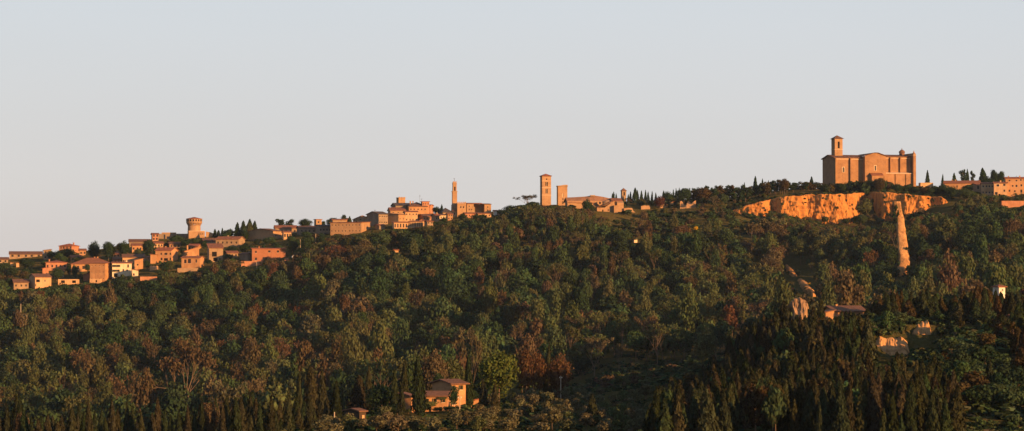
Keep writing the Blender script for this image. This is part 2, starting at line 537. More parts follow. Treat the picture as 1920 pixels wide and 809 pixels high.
WINCACHE = {}
def window(root, x, z, w, h, y=0.0, style='plain', depth=0.28, name='window', side=None):
    """pane at the back of its reveal, with frame bars, sill and, for 'shutter', open leaves"""
    key = (round(w, 2), round(h, 2), style, depth)
    if key not in WINCACHE:
        mb = MB()
        e = depth - 0.02
        mb.poly([(-w / 2, e, 0), (w / 2, e, 0), (w / 2, e, h), (-w / 2, e, h)], 0)
        if style != 'hole':
            t = 0.06
            mb.box(-t / 2, t / 2, e - 0.06, e - 0.01, 0, h, 1)
            mb.box(-w / 2, w / 2, e - 0.055, e - 0.012, h * 0.6, h * 0.6 + t, 1)
            mb.box(-w / 2 - 0.12, w / 2 + 0.12, -0.14, -0.003, -0.14, -0.01, 2)
        if style == 'surround':
            mb.box(-w / 2 - 0.3, -w / 2 - 0.01, -0.09, -0.003, -0.1, h + 0.3, 2)
            mb.box(w / 2 + 0.01, w / 2 + 0.3, -0.09, -0.003, -0.1, h + 0.3, 2)
            mb.box(-w / 2, w / 2, -0.09, -0.003, h + 0.01, h + 0.3, 2)
        if style == 'shutter':
            for s in (-1, 1):
                a, b = s * (w / 2 + 0.02), s * (w / 2 + 0.02 + w * 0.48)
                mb.box(min(a, b), max(a, b), -0.07, -0.003, 0, h, 3)
        mats = [M['dark'] if style == 'hole' else M['pane'], M['brown'], M['trim'], M['shutter']]
        o = mb.build(name, mats, root)
        WINCACHE[key] = o.data
    else:
        o = link(bpy.data.objects.new(name, WINCACHE[key]))
        o.parent = root
    o.location = (x, y, z)
    if side == 'left': o.rotation_euler = (0, 0, -math.pi / 2)
    if side == 'right': o.rotation_euler = (0, 0, math.pi / 2)
    return o

def roof_mesh(root, kind, W_, dep, H, rh, mat, ov=0.45):
    mb = MB()
    t = 0.22
    x0, x1, y0, y1 = -W_ / 2 - ov, W_ / 2 + ov, -ov, dep + ov
    ym = dep / 2
    drop = rh * ov / (ym if kind in ('gx', 'hip') else W_ / 2)
    if kind == 'gx':
        b = [(y0, H - drop), (ym, H + rh), (y1, H - drop), (y1, H - drop + t), (ym, H + rh + t), (y0, H - drop + t)]
        mb.prism_x(b, x0, x1)
    elif kind == 'gy':
        b = [(x0, H - drop), (0, H + rh), (x1, H - drop), (x1, H - drop + t), (0, H + rh + t), (x0, H - drop + t)]
        mb.prism(b, y0, y1)
    elif kind == 'hip':
        mb.box(x0, x1, y0, y1, H + 0.003, H + t)
        mb.pyramid(x0, x1, y0, y1, H + t + 0.003, H + t + rh, 0, max(0.0, (x1 - x0) - (y1 - y0)))
    elif kind in ('sr', 'sl'):
        a, b = (H, H + rh) if kind == 'sr' else (H + rh, H)
        mb.prism([(x0, a), (x1, b), (x1, b + t), (x0, a + t)], y0, y1)
    elif kind == 'sb':
        mb.prism_x([(y0, H), (y1, H + rh), (y1, H + rh + t), (y0, H + t)], x0, x1)
    elif kind == 'flat':
        mb.box(x0, x1, y0, y1, H + 0.003, H + t)
    o = mb.build('roof', mat, root)
    return o

def house(name, label, cat, u0, u1, vb, ve, wall='ochre', roof='gx', rh_px=4, rmat='roof', rot=12, dep=9.0, D=None,
          win=None, wins=(), group=None, chim=0, protect=True, d0=1150, d1=1700, ov=0.45, lwins=(), depth=0.28):
    """u0..u1 and ve..vb: columns and rows (photo) of the walls; win = (rows, cols, w_px, h_px[, style]); wins = (u, v, w_px, h_px[, style])"""
    if D is None: D = hit((u0 + u1) / 2, vb, d0, d1)
    s = K * D
    r = math.radians(rot)
    wpx = (u1 - u0) * s
    W_ = max(1.5, (wpx - dep * abs(math.sin(r))) / math.cos(r))
    base = pt((u0 + u1) / 2, vb, D).z
    H = pt(0, ve, D).z - base
    if rot >= 0: cx = pt(u1, vb, D).x - W_ / 2 * math.cos(r)
    else: cx = pt(u0, vb, D).x + W_ / 2 * math.cos(r)
    root = empty(name, (cx, D, base), r, label, cat, group)
    holes, items = [], []
    if win:
        rows, cols, wp, hp = win[:4]
        st = win[4] if len(win) > 4 else 'plain'
        for i in range(rows):
            for j in range(cols):
                x = -W_ / 2 + W_ * (j + 0.5 + random.uniform(-0.10, 0.10)) / cols
                z = H * (i + 0.5) / rows - hp * s / 2 + H * 0.04
                items.append((x, z, wp * s, hp * s, st))
    for q in wins:
        u, v, wp, hp = q[:4]
        st = q[4] if len(q) > 4 else 'plain'
        x = (pt(u, v, D).x - cx) / math.cos(r)
        z = pt(u, v, D).z - base - hp * s / 2
        items.append((x, z, wp * s, hp * s, st))
    for x, z, w, h, st in items:
        a, b = max(-W_ / 2 + 0.15, x - w / 2), min(W_ / 2 - 0.15, x + w / 2)
        c, d = max(0.05, z), min(H - 0.1, z + h)
        if b - a > 0.3 and d - c > 0.3: holes.append((a, b, c, d, st))
    mb = MB()
    fd = -7.0
    facade(mb, -W_ / 2, W_ / 2, fd, H, [h[:4] for h in holes], 0.0, 0, depth)
    mb.poly([(-W_ / 2, dep, fd), (-W_ / 2, 0, fd), (-W_ / 2, 0, H), (-W_ / 2, dep, H)])
    mb.poly([(W_ / 2, 0, fd), (W_ / 2, dep, fd), (W_ / 2, dep, H), (W_ / 2, 0, H)])
    mb.poly([(W_ / 2, dep, fd), (-W_ / 2, dep, fd), (-W_ / 2, dep, H), (W_ / 2, dep, H)])
    rh = rh_px * s
    if roof == 'gx':
        for x in (-W_ / 2, W_ / 2): mb.poly([(x, 0, H), (x, dep, H), (x, dep / 2, H + rh)])
    elif roof == 'gy':
        for y in (0, dep): mb.poly([(-W_ / 2, y, H), (W_ / 2, y, H), (0, y, H + rh)])
    elif roof in ('sr', 'sl'):
        xh, xl = (W_ / 2, -W_ / 2) if roof == 'sr' else (-W_ / 2, W_ / 2)
        for y in (0, dep): mb.poly([(xl, y, H), (xh, y, H), (xh, y, H + rh)])
        mb.poly([(xh, 0, H), (xh, dep, H), (xh, dep, H + rh), (xh, 0, H + rh)])
    elif roof == 'sb':
        for x in (-W_ / 2, W_ / 2): mb.poly([(x, 0, H), (x, dep, H), (x, dep, H + rh)])
        mb.poly([(-W_ / 2, dep, H), (W_ / 2, dep, H), (W_ / 2, dep, H + rh), (-W_ / 2, dep, H + rh)])
    if roof == 'none':
        mb.poly([(-W_ / 2, 0, H), (W_ / 2, 0, H), (W_ / 2, dep, H), (-W_ / 2, dep, H)])
    mb.build('wall', M[wall], root)
    if roof != 'none':
        ro = roof_mesh(root, roof, W_, dep, H, rh, M[rmat], ov)
        for c in range(chim):
            x = W_ * random.uniform(-0.38, 0.38); y = dep * random.uniform(0.25, 0.7)
            g = .5 if D < 900 else .7
            q = MB().box(x - 0.45 * g, x + 0.45 * g, y - 0.4 * g, y + 0.4 * g, H + 0.1, H + rh + .9 * g).box(x - 0.6 * g, x + 0.6 * g, y - 0.55 * g, y + 0.55 * g, H + rh + .9 * g + .003, H + rh + 1.05 * g)
            q.build('chimney', M[wall], ro)
    for a, b, c, d, st in holes:
        window(root, (a + b) / 2, c, b - a, d - c, 0.0, st, depth)
    if protect:
        PROT.append((u0, u1, ve - 2, vb - 0.25 * (vb - ve), D))
        for fx in (-.35, 0, .35): SUNP.append((cx + fx * W_ * math.cos(r), D + fx * W_ * math.sin(r) - .3, base + H * .55))
    FOOT.append((cx, D + dep / 2 * math.cos(r), max(W_, dep) * 0.55))
    return root, s, W_, H, D

# ---- left end of the town, far left to fortress
G1 = 'houses at the left end of the hill town'
house('long_house', 'long low house with dark red roof on the far left skyline', 'house', 14, 78, 484, 477, 'stone', 'gx', 5, 'oldroof', 8, 9, win=(1, 5, 4, 4), group=G1)
house('stone_house', 'grey brown stone house at the right end of the long low skyline house', 'house', 77, 96, 488, 470, 'stone', 'sr', 2, 'oldroof', 10, 8, win=(2, 2, 3, 4), group=G1)
house('red_villa', 'red roofed villa with low hip roof rising above dark trees on the skyline', 'villa', 110, 145, 476, 462, 'salmon', 'hip', 4.5, 'redroof', -18, 9, win=(2, 4, 3, 4), group=G1, chim=1)
house('small_house', 'small ochre house just right of the red villa on the skyline', 'house', 145, 161, 480, 470, 'ochre', 'gx', 3, 'roof', 10, 7, win=(1, 2, 3, 4), group=G1)
house('ochre_house', 'ochre house between the dark round trees below the long dark skyline roof', 'house', 243, 267, 473, 461, 'ochre', 'gx', 4, 'roof', 10, 8, win=(1, 3, 3, 4), group=G1)
house('long_house', 'long low house with dark roof on the skyline left of the fortress walls', 'house', 238, 280, 461, 454, 'grey', 'gx', 5, 'oldroof', 8, 10, group=G1)
house('pink_house', 'narrow pinkish house on the skyline at the left end of the fortress wall', 'house', 281, 297, 452, 440, 'salmon', 'gx', 2.5, 'roof', 12, 7, win=(2, 2, 3, 4), group=G1)
house('salmon_house', 'long salmon coloured house with wide red roof among trees left of the ochre block', 'house', 80, 125, 507, 493, 'salmon', 'hip', 4, 'redroof', 8, 12, win=(1, 5, 3, 5), group=G1, chim=1)
house('lower_house', 'leftmost ochre house at the foot of the town with gabled front and balcony', 'house', 50, 95, 541, 520, 'pale', 'gx', 6, 'oldroof', 26, 10, wins=((60, 526, 3, 4), (72, 527, 7, 5, 'hole'), (66, 535, 6, 5, 'hole'), (84, 527, 3, 4)), group=G1)
house('lower_annex', 'dim low annex with dark roof left of the leftmost ochre house', 'house', 18, 53, 543, 530, 'stone', 'gx', 6, 'oldroof', 14, 9, win=(1, 3, 3, 4), group=G1)
house('garden_wall', 'broken ochre garden wall between the leftmost house and the red shed', 'wall', 108, 148, 534, 524, 'pale', 'none', 0, 'roof', 6, 3, win=(1, 2, 7, 5, 'hole'), group='terrace walls of the hill town')
house('hidden_house', 'small dim house with brown roof between the salmon house and the leftmost house', 'house', 96, 120, 522, 511, 'stone', 'gx', 4, 'oldroof', 12, 8, win=(1, 3, 3, 4), group=G1)
house('roof_house', 'low house with brown roof right of the salmon house above the ochre block', 'house', 207, 226, 496, 487, 'salmon', 'gx', 4, 'oldroof', 12, 8, win=(1, 2, 3, 4), group=G1)
house('back_house', 'small ochre house peeping above the roof of the big red roofed house', 'house', 313, 338, 466, 458, 'ochre', 'gx', 4, 'oldroof', 10, 8, win=(1, 3, 3, 4), group=G1)
house('shed', 'little pink shed below the long salmon house', 'shed', 76, 91, 514, 504, 'salmon', 'sr', 2, 'redroof', 10, 6, group=G1)
house('shed', 'small pale shed almost hidden in trees at the far left of the town', 'shed', 17, 25, 500, 494, 'pale', 'sl', 2, 'roof', 10, 5, group=G1)
house('pale_hut', 'tiny pale hut in the trees right of the small pale shed', 'hut', 31, 36, 502, 494, 'pale', 'sr', 1, 'roof', 10, 4, group=G1)
house('large_house', 'large house with broad hipped terracotta roof behind the tall ochre block', 'house', 126, 212, 509, 496, 'ochre', 'hip', 12, 'roof', 8, 16, win=(1, 9, 4, 6), group=G1, chim=2)
house('ochre_block', 'tall windowless ochre stone block below the broad hipped roof', 'house', 168, 209, 530, 494.5, 'ochre', 'sb', 2, 'roof', -14, 12, win=(3, 4, 1.5, 2), group=G1)
house('red_shed', 'low red brick shed against the left side of the ochre block', 'shed', 153, 169, 527, 516, 'brick', 'sr', 3.5, 'redroof', 10, 6, group=G1)
house('garden_wall', 'low ochre terrace wall at the foot of the ochre block', 'wall', 168, 190, 533, 523, 'pale', 'none', 0, 'roof', -6, 3, win=(1, 1, 3, 4, 'hole'), group='terrace walls of the hill town')
house('cream_house', 'cream house with dark shutters and an arched porch beside the ochre block', 'house', 207, 246, 521, 494, 'cream', 'gx', 2.5, 'roof', 6, 9,
      wins=((213, 499, 4.5, 4, 'shutter'), (221, 499, 4.5, 4, 'shutter'), (213.5, 508, 4, 4, 'shutter'), (221, 508, 3.5, 4, 'shutter'), (231, 507, 3, 4), (240, 499, 3, 6), (217, 517, 7, 6, 'hole'), (229, 517.5, 6, 5, 'hole'), (238, 507, 2.5, 3)), group=G1, chim=1)
house('cream_annex', 'low cream annex with sloping roof on the right of the cream house', 'house', 245, 259, 520, 508, 'cream', 'sl', 3, 'roof', 6, 7, wins=((251, 515, 3, 4),), group=G1)
house('gable_house', 'ochre house with a wide low gable behind the cream house', 'house', 225, 270, 494, 483, 'pale', 'gx', 6, 'oldroof', 8, 10, wins=((232, 490, 3, 4),), group=G1)
house('lean_to_house', 'ochre house with one sloping roof right above the cream annex', 'house', 247, 268, 506, 489, 'ochre', 'sr', 4, 'roof', 10, 8, wins=((258, 497, 3, 3),), group=G1)
house('grey_house', 'plain stone house left of the big ochre house with red roof', 'house', 267, 284, 493, 483, 'stone', 'gx', 2.5, 'roof', 10, 7, group=G1)
house('red_roof_house', 'big ochre house with red roof and two rows of windows below the fortress', 'house', 291, 330, 493, 470, 'ochre', 'gx', 5.5, 'redroof', -13, 10,
      wins=((302, 476.5, 3, 4), (311, 476.5, 6, 4), (321, 476.5, 6, 4), (302.5, 486, 4, 5), (311, 487, 8, 5, 'hole'), (320, 486, 4, 5)), group=G1, chim=2)
house('side_wing', 'low ochre wing with flat top on the left of the red roofed house', 'house', 280, 294, 495, 478.5, 'ochre', 'sl', 1, 'roof', 4, 8, group=G1)
house('slant_house', 'ochre house with roof rising to the right beside the red roofed house', 'house', 339, 373, 485, 472, 'ochre', 'sr', 9, 'roof', 12, 9, wins=((359, 467, 3, 3), (350, 478, 3, 4)), group=G1, chim=1)
house('loggia_house', 'ochre house with dark doorways in front of the slant roofed house', 'house', 340, 380, 505, 484, 'ochre', 'gx', 3, 'roof', -10, 8,
      wins=((347, 490.5, 4.5, 7), (355, 490, 6, 8), (368, 490, 3, 6)), group=G1, chim=1)
house('terrace_wall', 'low stone terrace wall below the ochre house with dark doorways', 'wall', 332, 371, 511, 503, 'stone', 'none', 0, 'roof', 4, 3, group='terrace walls of the hill town')
house('garden_wall', 'small ochre garden wall below the red roofed house', 'wall', 280, 296, 508, 499, 'pale', 'none', 0, 'roof', 4, 3, group='terrace walls of the hill town')
house('terrace_wall', 'long low reddish terrace wall right of the cream annex', 'wall', 262, 294, 526, 519, 'salmon', 'none', 0, 'roof', 4, 3, group='terrace walls of the hill town')
house('tower_house', 'tall brown stone house with a big dark square opening and tiled lean-to roof', 'house', 386, 418, 492, 466, 'stone', 'sb', 9, 'roof', 12, 8,
      wins=((402, 477, 9, 9, 'hole'), (404, 487, 8, 6, 'hole'), (412, 487, 3, 6)), group=G1)
house('brick_building', 'red brick building with flat dark red roof above the trees', 'house', 468, 535, 491, 467, 'brick', 'sb', 2, 'redroof', 6, 12,
      wins=((480, 473, 3, 4), (505, 472, 4, 4), (521, 472, 4, 4), (497, 485, 9, 5), (522, 486, 6, 6), (480, 486, 4, 5)), group=G1, chim=1)
house('garden_wall', 'low orange wall running left from the red brick building', 'wall', 451, 492, 500, 490, 'salmon', 'none', 0, 'roof', 8, 3, group='terrace walls of the hill town')
house('dark_annex', 'low shaded annex on the left of the red brick building', 'house', 447, 470, 491, 477, 'grey', 'sr', 3, 'oldroof', 30, 10, group=G1)
house('ruined_wall', 'short pink retaining wall among trees right of the red brick building', 'wall', 533, 541, 490, 484, 'salmon', 'none', 0, 'roof', 5, 2, group='terrace walls of the hill town')

house('small_house', 'low ochre house with red roof between the red villa and the salmon house', 'house', 128, 152, 491, 483, 'ochre', 'gx', 4, 'redroof', 10, 8, win=(1, 3, 3, 4), group=G1)
house('small_house', 'pinkish house directly above the low gable behind the cream house', 'house', 212, 236, 484, 476, 'salmon', 'gx', 3.5, 'roof', -10, 8, win=(1, 3, 3, 4), group=G1)
house('small_house', 'pale house left of the small house peeping over the red roofed house', 'house', 283, 306, 465, 457, 'pale', 'gx', 3.5, 'roof', 12, 8, win=(1, 3, 3, 4), group=G1)
house('small_house', 'reddish roofed house between fortress bastion and slant roofed house', 'house', 352, 377, 470, 462, 'ochre', 'gx', 4, 'redroof', -12, 8, win=(1, 3, 3, 4), group=G1)
house('small_house', 'brown house among dark shrubs left of the shaded annex of the brick building', 'house', 420, 446, 484, 475, 'stone', 'gx', 4, 'roof', 12, 8, win=(1, 3, 3, 4), group=G1)
house('small_house', 'dim house at the very left edge of the town skyline', 'house', -8, 15, 494, 487, 'stone', 'gx', 4, 'oldroof', 10, 8, win=(1, 2, 3, 4), group=G1)
# ---- below and right of the fortress
G2 = 'stone houses right of the fortress'
house('stone_house', 'wide stone house with low roof right below the round fortress tower', 'house', 404, 456, 463, 449, 'stone', 'gx', 5, 'roof', -12, 11, win=(1, 5, 3, 4), group=G2, chim=1)
house('stone_house', 'low dim stone house left of the wide stone house under the fortress', 'house', 376, 407, 461, 452, 'grey', 'gx', 5, 'oldroof', 10, 9, group=G2)
house('barn', 'large barn with shaded left wall and sunlit right end near the dark skyline trees', 'barn', 462, 529, 452, 434, 'warm', 'gx', 5, 'oldroof', 48, 19, win=(1, 2, 3, 3), group=G2)
house('pale_house', 'small pale house with bright front attached to the right of the barn', 'house', 527, 546, 449, 436, 'pale', 'gx', 2.5, 'roof', 10, 8, win=(1, 3, 3, 6), group=G2)
house('long_house', 'long low house with reddish roof on the skyline behind the barn', 'house', 512, 556, 440, 428, 'stone', 'gx', 5, 'roof', 8, 9, win=(1, 5, 3, 4), group=G2)
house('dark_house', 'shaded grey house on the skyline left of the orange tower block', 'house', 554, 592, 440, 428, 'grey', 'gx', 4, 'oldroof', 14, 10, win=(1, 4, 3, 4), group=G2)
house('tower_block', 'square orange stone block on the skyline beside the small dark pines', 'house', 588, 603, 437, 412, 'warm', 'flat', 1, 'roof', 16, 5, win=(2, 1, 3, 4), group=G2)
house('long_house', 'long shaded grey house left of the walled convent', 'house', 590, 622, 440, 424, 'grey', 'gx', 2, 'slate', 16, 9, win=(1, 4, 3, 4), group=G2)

# ---- centre of the old town
G3 = 'buildings in the middle of the old town'
house('convent', 'long brown stone convent with flat top and bright right end', 'convent', 619, 692, 440, 418, 'warm', 'sb', 2, 'roof', -16, 14, win=(2, 9, 2, 2.5), group=G3)
house('convent_block', 'taller block at the left end of the brown stone convent', 'convent', 618, 648, 439.5, 413, 'stone', 'gx', 2, 'roof', 12, 8, win=(2, 3, 2, 3), group=G3)
house('gable_house', 'house with shallow gable roof rising behind the right end of the convent', 'house', 660, 694, 426, 411, 'stone', 'gy', 6, 'roof', 10, 10, wins=((676, 412, 3, 3), (668, 416, 3, 4)), group=G3)
house('small_house', 'small ochre house between the convent block and the shallow gable house', 'house', 640, 657, 420, 412, 'ochre', 'gx', 2.5, 'roof', 10, 7, group=G3)
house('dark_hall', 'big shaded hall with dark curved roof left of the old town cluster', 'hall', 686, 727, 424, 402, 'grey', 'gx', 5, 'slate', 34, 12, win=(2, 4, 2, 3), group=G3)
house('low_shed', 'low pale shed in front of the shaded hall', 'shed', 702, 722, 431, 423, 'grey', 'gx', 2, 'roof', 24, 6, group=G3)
house('great_wall', 'wide grey building with shaded front and a sunlit end below the square tower', 'house', 719, 760, 420, 403, 'warm', 'sb', 3, 'oldroof', 52, 10, group=G3, win=(1, 2, 2, 3))
house('ochre_block', 'ochre block right of the wide shaded grey building', 'house', 756, 783, 418, 398, 'pale', 'gx', 2, 'roof', 8, 8, win=(2, 4, 2, 3), group=G3)
house('round_roof_church', 'low orange church with broad curved roof under the square tower', 'church', 726, 760, 404, 395, 'warm', 'gx', 5.5, 'roof', 10, 10, win=(1, 3, 2, 2), group=G3)
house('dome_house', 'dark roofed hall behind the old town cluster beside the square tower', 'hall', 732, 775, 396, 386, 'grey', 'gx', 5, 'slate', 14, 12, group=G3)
house('big_roof_house', 'large ochre house under a broad brown hipped roof on top of the town', 'house', 759, 801, 399, 388, 'ochre', 'hip', 9, 'oldroof', 8, 16, win=(1, 5, 2, 3), group=G3, chim=2)
house('pink_house', 'pink house at the right end of the broad brown hipped roof', 'house', 798, 812, 399, 386, 'salmon', 'gx', 2, 'redroof', -12, 8, win=(2, 2, 2, 3), group=G3)
house('belvedere', 'squat orange drum with flat top above the broad brown roof', 'turret', 789, 805, 388, 378.5, 'salmon', 'flat', 1, 'roof', 12, 4, win=(1, 3, 1.5, 3), group=G3, protect=False)
house('arcade_wall', 'long low wall of arched bays at the foot of the old town', 'building', 735, 769, 430, 418, 'pale', 'sb', 2, 'roof', 10, 6, win=(1, 6, 2.5, 7), group=G3)
house('arcade_building', 'pale building with upright dark slits beside the wall of arched bays', 'building', 767, 795, 428, 416, 'pale', 'sb', 2, 'roof', -6, 7, win=(1, 7, 1.8, 8), group=G3)
house('gable_house', 'small orange house with low gable facing out at the foot of the old town', 'house', 783, 797, 424, 415, 'salmon', 'gy', 3, 'redroof', 4, 7, wins=((790, 417, 3, 2),), group=G3)
house('stone_house', 'plain stone house right of the small orange gable house', 'house', 796, 812, 428, 416, 'stone', 'gx', 2, 'roof', 12, 7, win=(2, 2, 2, 3), group=G3)
house('red_house', 'dim reddish house below the pink house in the middle of the old town', 'house', 783, 812, 415, 406, 'salmon', 'gx', 4, 'oldroof', 20, 9, win=(1, 4, 2, 3), group=G3)
house('roof_cluster_house', 'dim brown house left of the white fronted house', 'house', 808, 824, 416, 405, 'stone', 'gx', 4, 'redroof', 18, 8, win=(1, 2, 2, 3), group=G3, chim=1)
house('white_house', 'white fronted house below the grey roof in the old town', 'house', 817, 838, 412, 404, 'cream', 'gx', 2, 'oldroof', 8, 8, win=(1, 4, 2, 3), group=G3)
house('ochre_house', 'small ochre house between the white fronted house and the bell tower', 'house', 836, 849, 414, 402, 'ochre', 'gx', 2, 'roof', 8, 7, win=(2, 2, 2, 3), group=G3)
house('grey_roof_house', 'house with a big smooth grey roof left of the palace bell tower', 'house', 821, 848, 404, 399, 'stone', 'hip', 9, 'slate', 12, 13, group=G3, protect=False)
house('bright_house', 'bright ochre house at the foot of the palace bell tower', 'house', 846, 869, 407, 396, 'pale', 'gx', 1.5, 'redroof', 8, 7, win=(1, 4, 2.5, 4), group=G3)
house('red_house', 'low reddish house below the long palace block', 'house', 868, 893, 409, 401, 'salmon', 'gx', 2, 'roof', 10, 7, win=(1, 4, 2, 3), group=G3)
house('white_cottage', 'tiny white cottage at the right end of the old town', 'house', 926, 932, 404, 396, 'white', 'gx', 1.5, 'roof', 8, 4, group=G3)
house('pink_cottage', 'little pink cottage right beside the tiny white cottage', 'house', 932, 939, 404, 397, 'salmon', 'gx', 2, 'redroof', 8, 5, group=G3)
house('low_house', 'low pale house under the right end of the palace block', 'house', 893, 921, 409, 401, 'pale', 'gx', 1.5, 'roof', 8, 6, win=(1, 4, 2, 3), group=G3)

# ---- right hand end
G4 = 'houses on the ridge right of the big church'
house('low_wall', 'low ochre wall right of the church front', 'wall', 1724, 1750, 352, 343, 'pale', 'none', 0, 'roof', 8, 4, group=G4)
house('long_house', 'long low ochre house with tiled roof right of the church', 'house', 1771, 1842, 356, 344, 'ochre', 'gx', 5, 'roof', -10, 10, win=(1, 4, 2.5, 3), group=G4, chim=2)
house('corner_house', 'dim pale house with a white doorway at the right end of the long low house', 'house', 1824, 1842, 361, 347, 'stone', 'gx', 2.5, 'roof', 14, 8, wins=((1834, 352, 4, 6),), group=G4)
house('ochre_house', 'ochre house with two rows of small windows left of the tall right hand houses', 'house', 1841, 1867, 368, 345, 'pale', 'gx', 3, 'roof', -6, 9, win=(2, 4, 3, 3.5), group=G4)
house('balcony_house', 'pale house with railed balconies between the ochre house and the big right hand block', 'house', 1864, 1892, 372, 344, 'pale', 'gx', 3, 'roof', -6, 9, wins=((1871, 348, 5, 4, 'surround'), (1883, 347, 4, 4), (1868, 363, 5, 5), (1883, 358, 3, 4), (1874, 366, 4, 4, 'hole')), group=G4, chim=1)
house('big_block', 'tall ochre block with three rows of windows at the right edge of the ridge', 'house', 1886, 1950, 372, 335, 'ochre', 'gx', 3, 'redroof', -5, 12,
      wins=((1893, 339, 3, 3), (1906, 339, 3, 3), (1914, 338, 3, 3), (1921, 338, 3, 3), (1899, 349, 3, 3), (1906, 349, 3.5, 4), (1915, 348, 3, 4), (1893, 358, 3, 4), (1903, 359, 2.5, 4), (1915, 359, 3.5, 6), (1926, 348, 3, 4), (1926, 359, 3, 4)), group=G4, chim=2)
house('retaining_wall', 'low pinkish retaining wall below the big right hand block', 'wall', 1877, 1945, 388, 377, 'salmon', 'none', 0, 'roof', 4, 3, group=G4)

# ---- ruins and huts in the scrub between abbey and cliff
G5 = 'ruined walls in the scrub right of the abbey'
def ruin(label, u0, u1, vb, tops, wall='warm', D=None, thick=0.9):
    D = D or hit((u0 + u1) / 2, vb)
    s = K * D
    base = pt(0, vb, D).z
    cx = pt((u0 + u1) / 2, vb, D).x
    root = empty('ruined_wall', (cx, D, base), math.radians(6), label, 'ruin', G5)
    n = len(tops)
    w = (u1 - u0) * s
    out = [(-w / 2, -5.0)] + [(-w / 2 + w * i / (n - 1), (vb - t) * s) for i, t in enumerate(tops)][::1] + [(w / 2, -5.0)]
    MB().prism(out[::-1], 0, thick).build('wall', M[wall], root)
    PROT.append((u0, u1, min(tops), vb - 2, D))
ruin('jagged orange ruin with two broken gables and a dip between them', 1275, 1305, 391, [378, 377, 381, 385, 384, 378, 379, 382, 380, 377.5, 376])
ruin('small square orange ruin in the scrub nearest the abbey', 1202, 1219, 394, [387, 386, 385.5, 386, 385.5, 387])
ruin('tiny stub of orange wall beside the dark round bush', 1238, 1249, 391, [385, 384.5, 384, 386])
house('roofed_ruin', 'tiny pale hut roof in the scrub above the ruined stub', 'hut', 1256, 1263, 384, 380, 'pale', 'sr', 1, 'roof', 8, 3, group=G5)
house('white_hut', 'white hut half hidden by dark trees in the middle of the wooded slope', 'hut', 1188, 1195, 456, 450.5, 'cream', 'sr', 1, 'slate', 6, 4)
house('stone_hut', 'small pale stone hut alone in the trees below the old town', 'hut', 737, 747, 474, 469.5, 'pale', 'gx', 1.5, 'roof', 10, 4)
# ------------------------------------------------------------------ landmarks
def landmark(name, label, cat, u, vb, D, rot):
    p = pt(u, vb, D)
    return empty(name, p, math.radians(rot), label, cat), K * D

def walls4(mb, x0, x1, y0, y1, z0, z1, holes=(), m=0):
    facade(mb, x0, x1, z0, z1, list(holes), y0, m)
    mb.poly([(x0, y1, z0), (x0, y0, z0), (x0, y0, z1), (x0, y1, z1)], m)
    mb.poly([(x1, y0, z0), (x1, y1, z0), (x1, y1, z1), (x1, y0, z1)], m)
    mb.poly([(x1, y1, z0), (x0, y1, z0), (x0, y1, z1), (x1, y1, z1)], m)

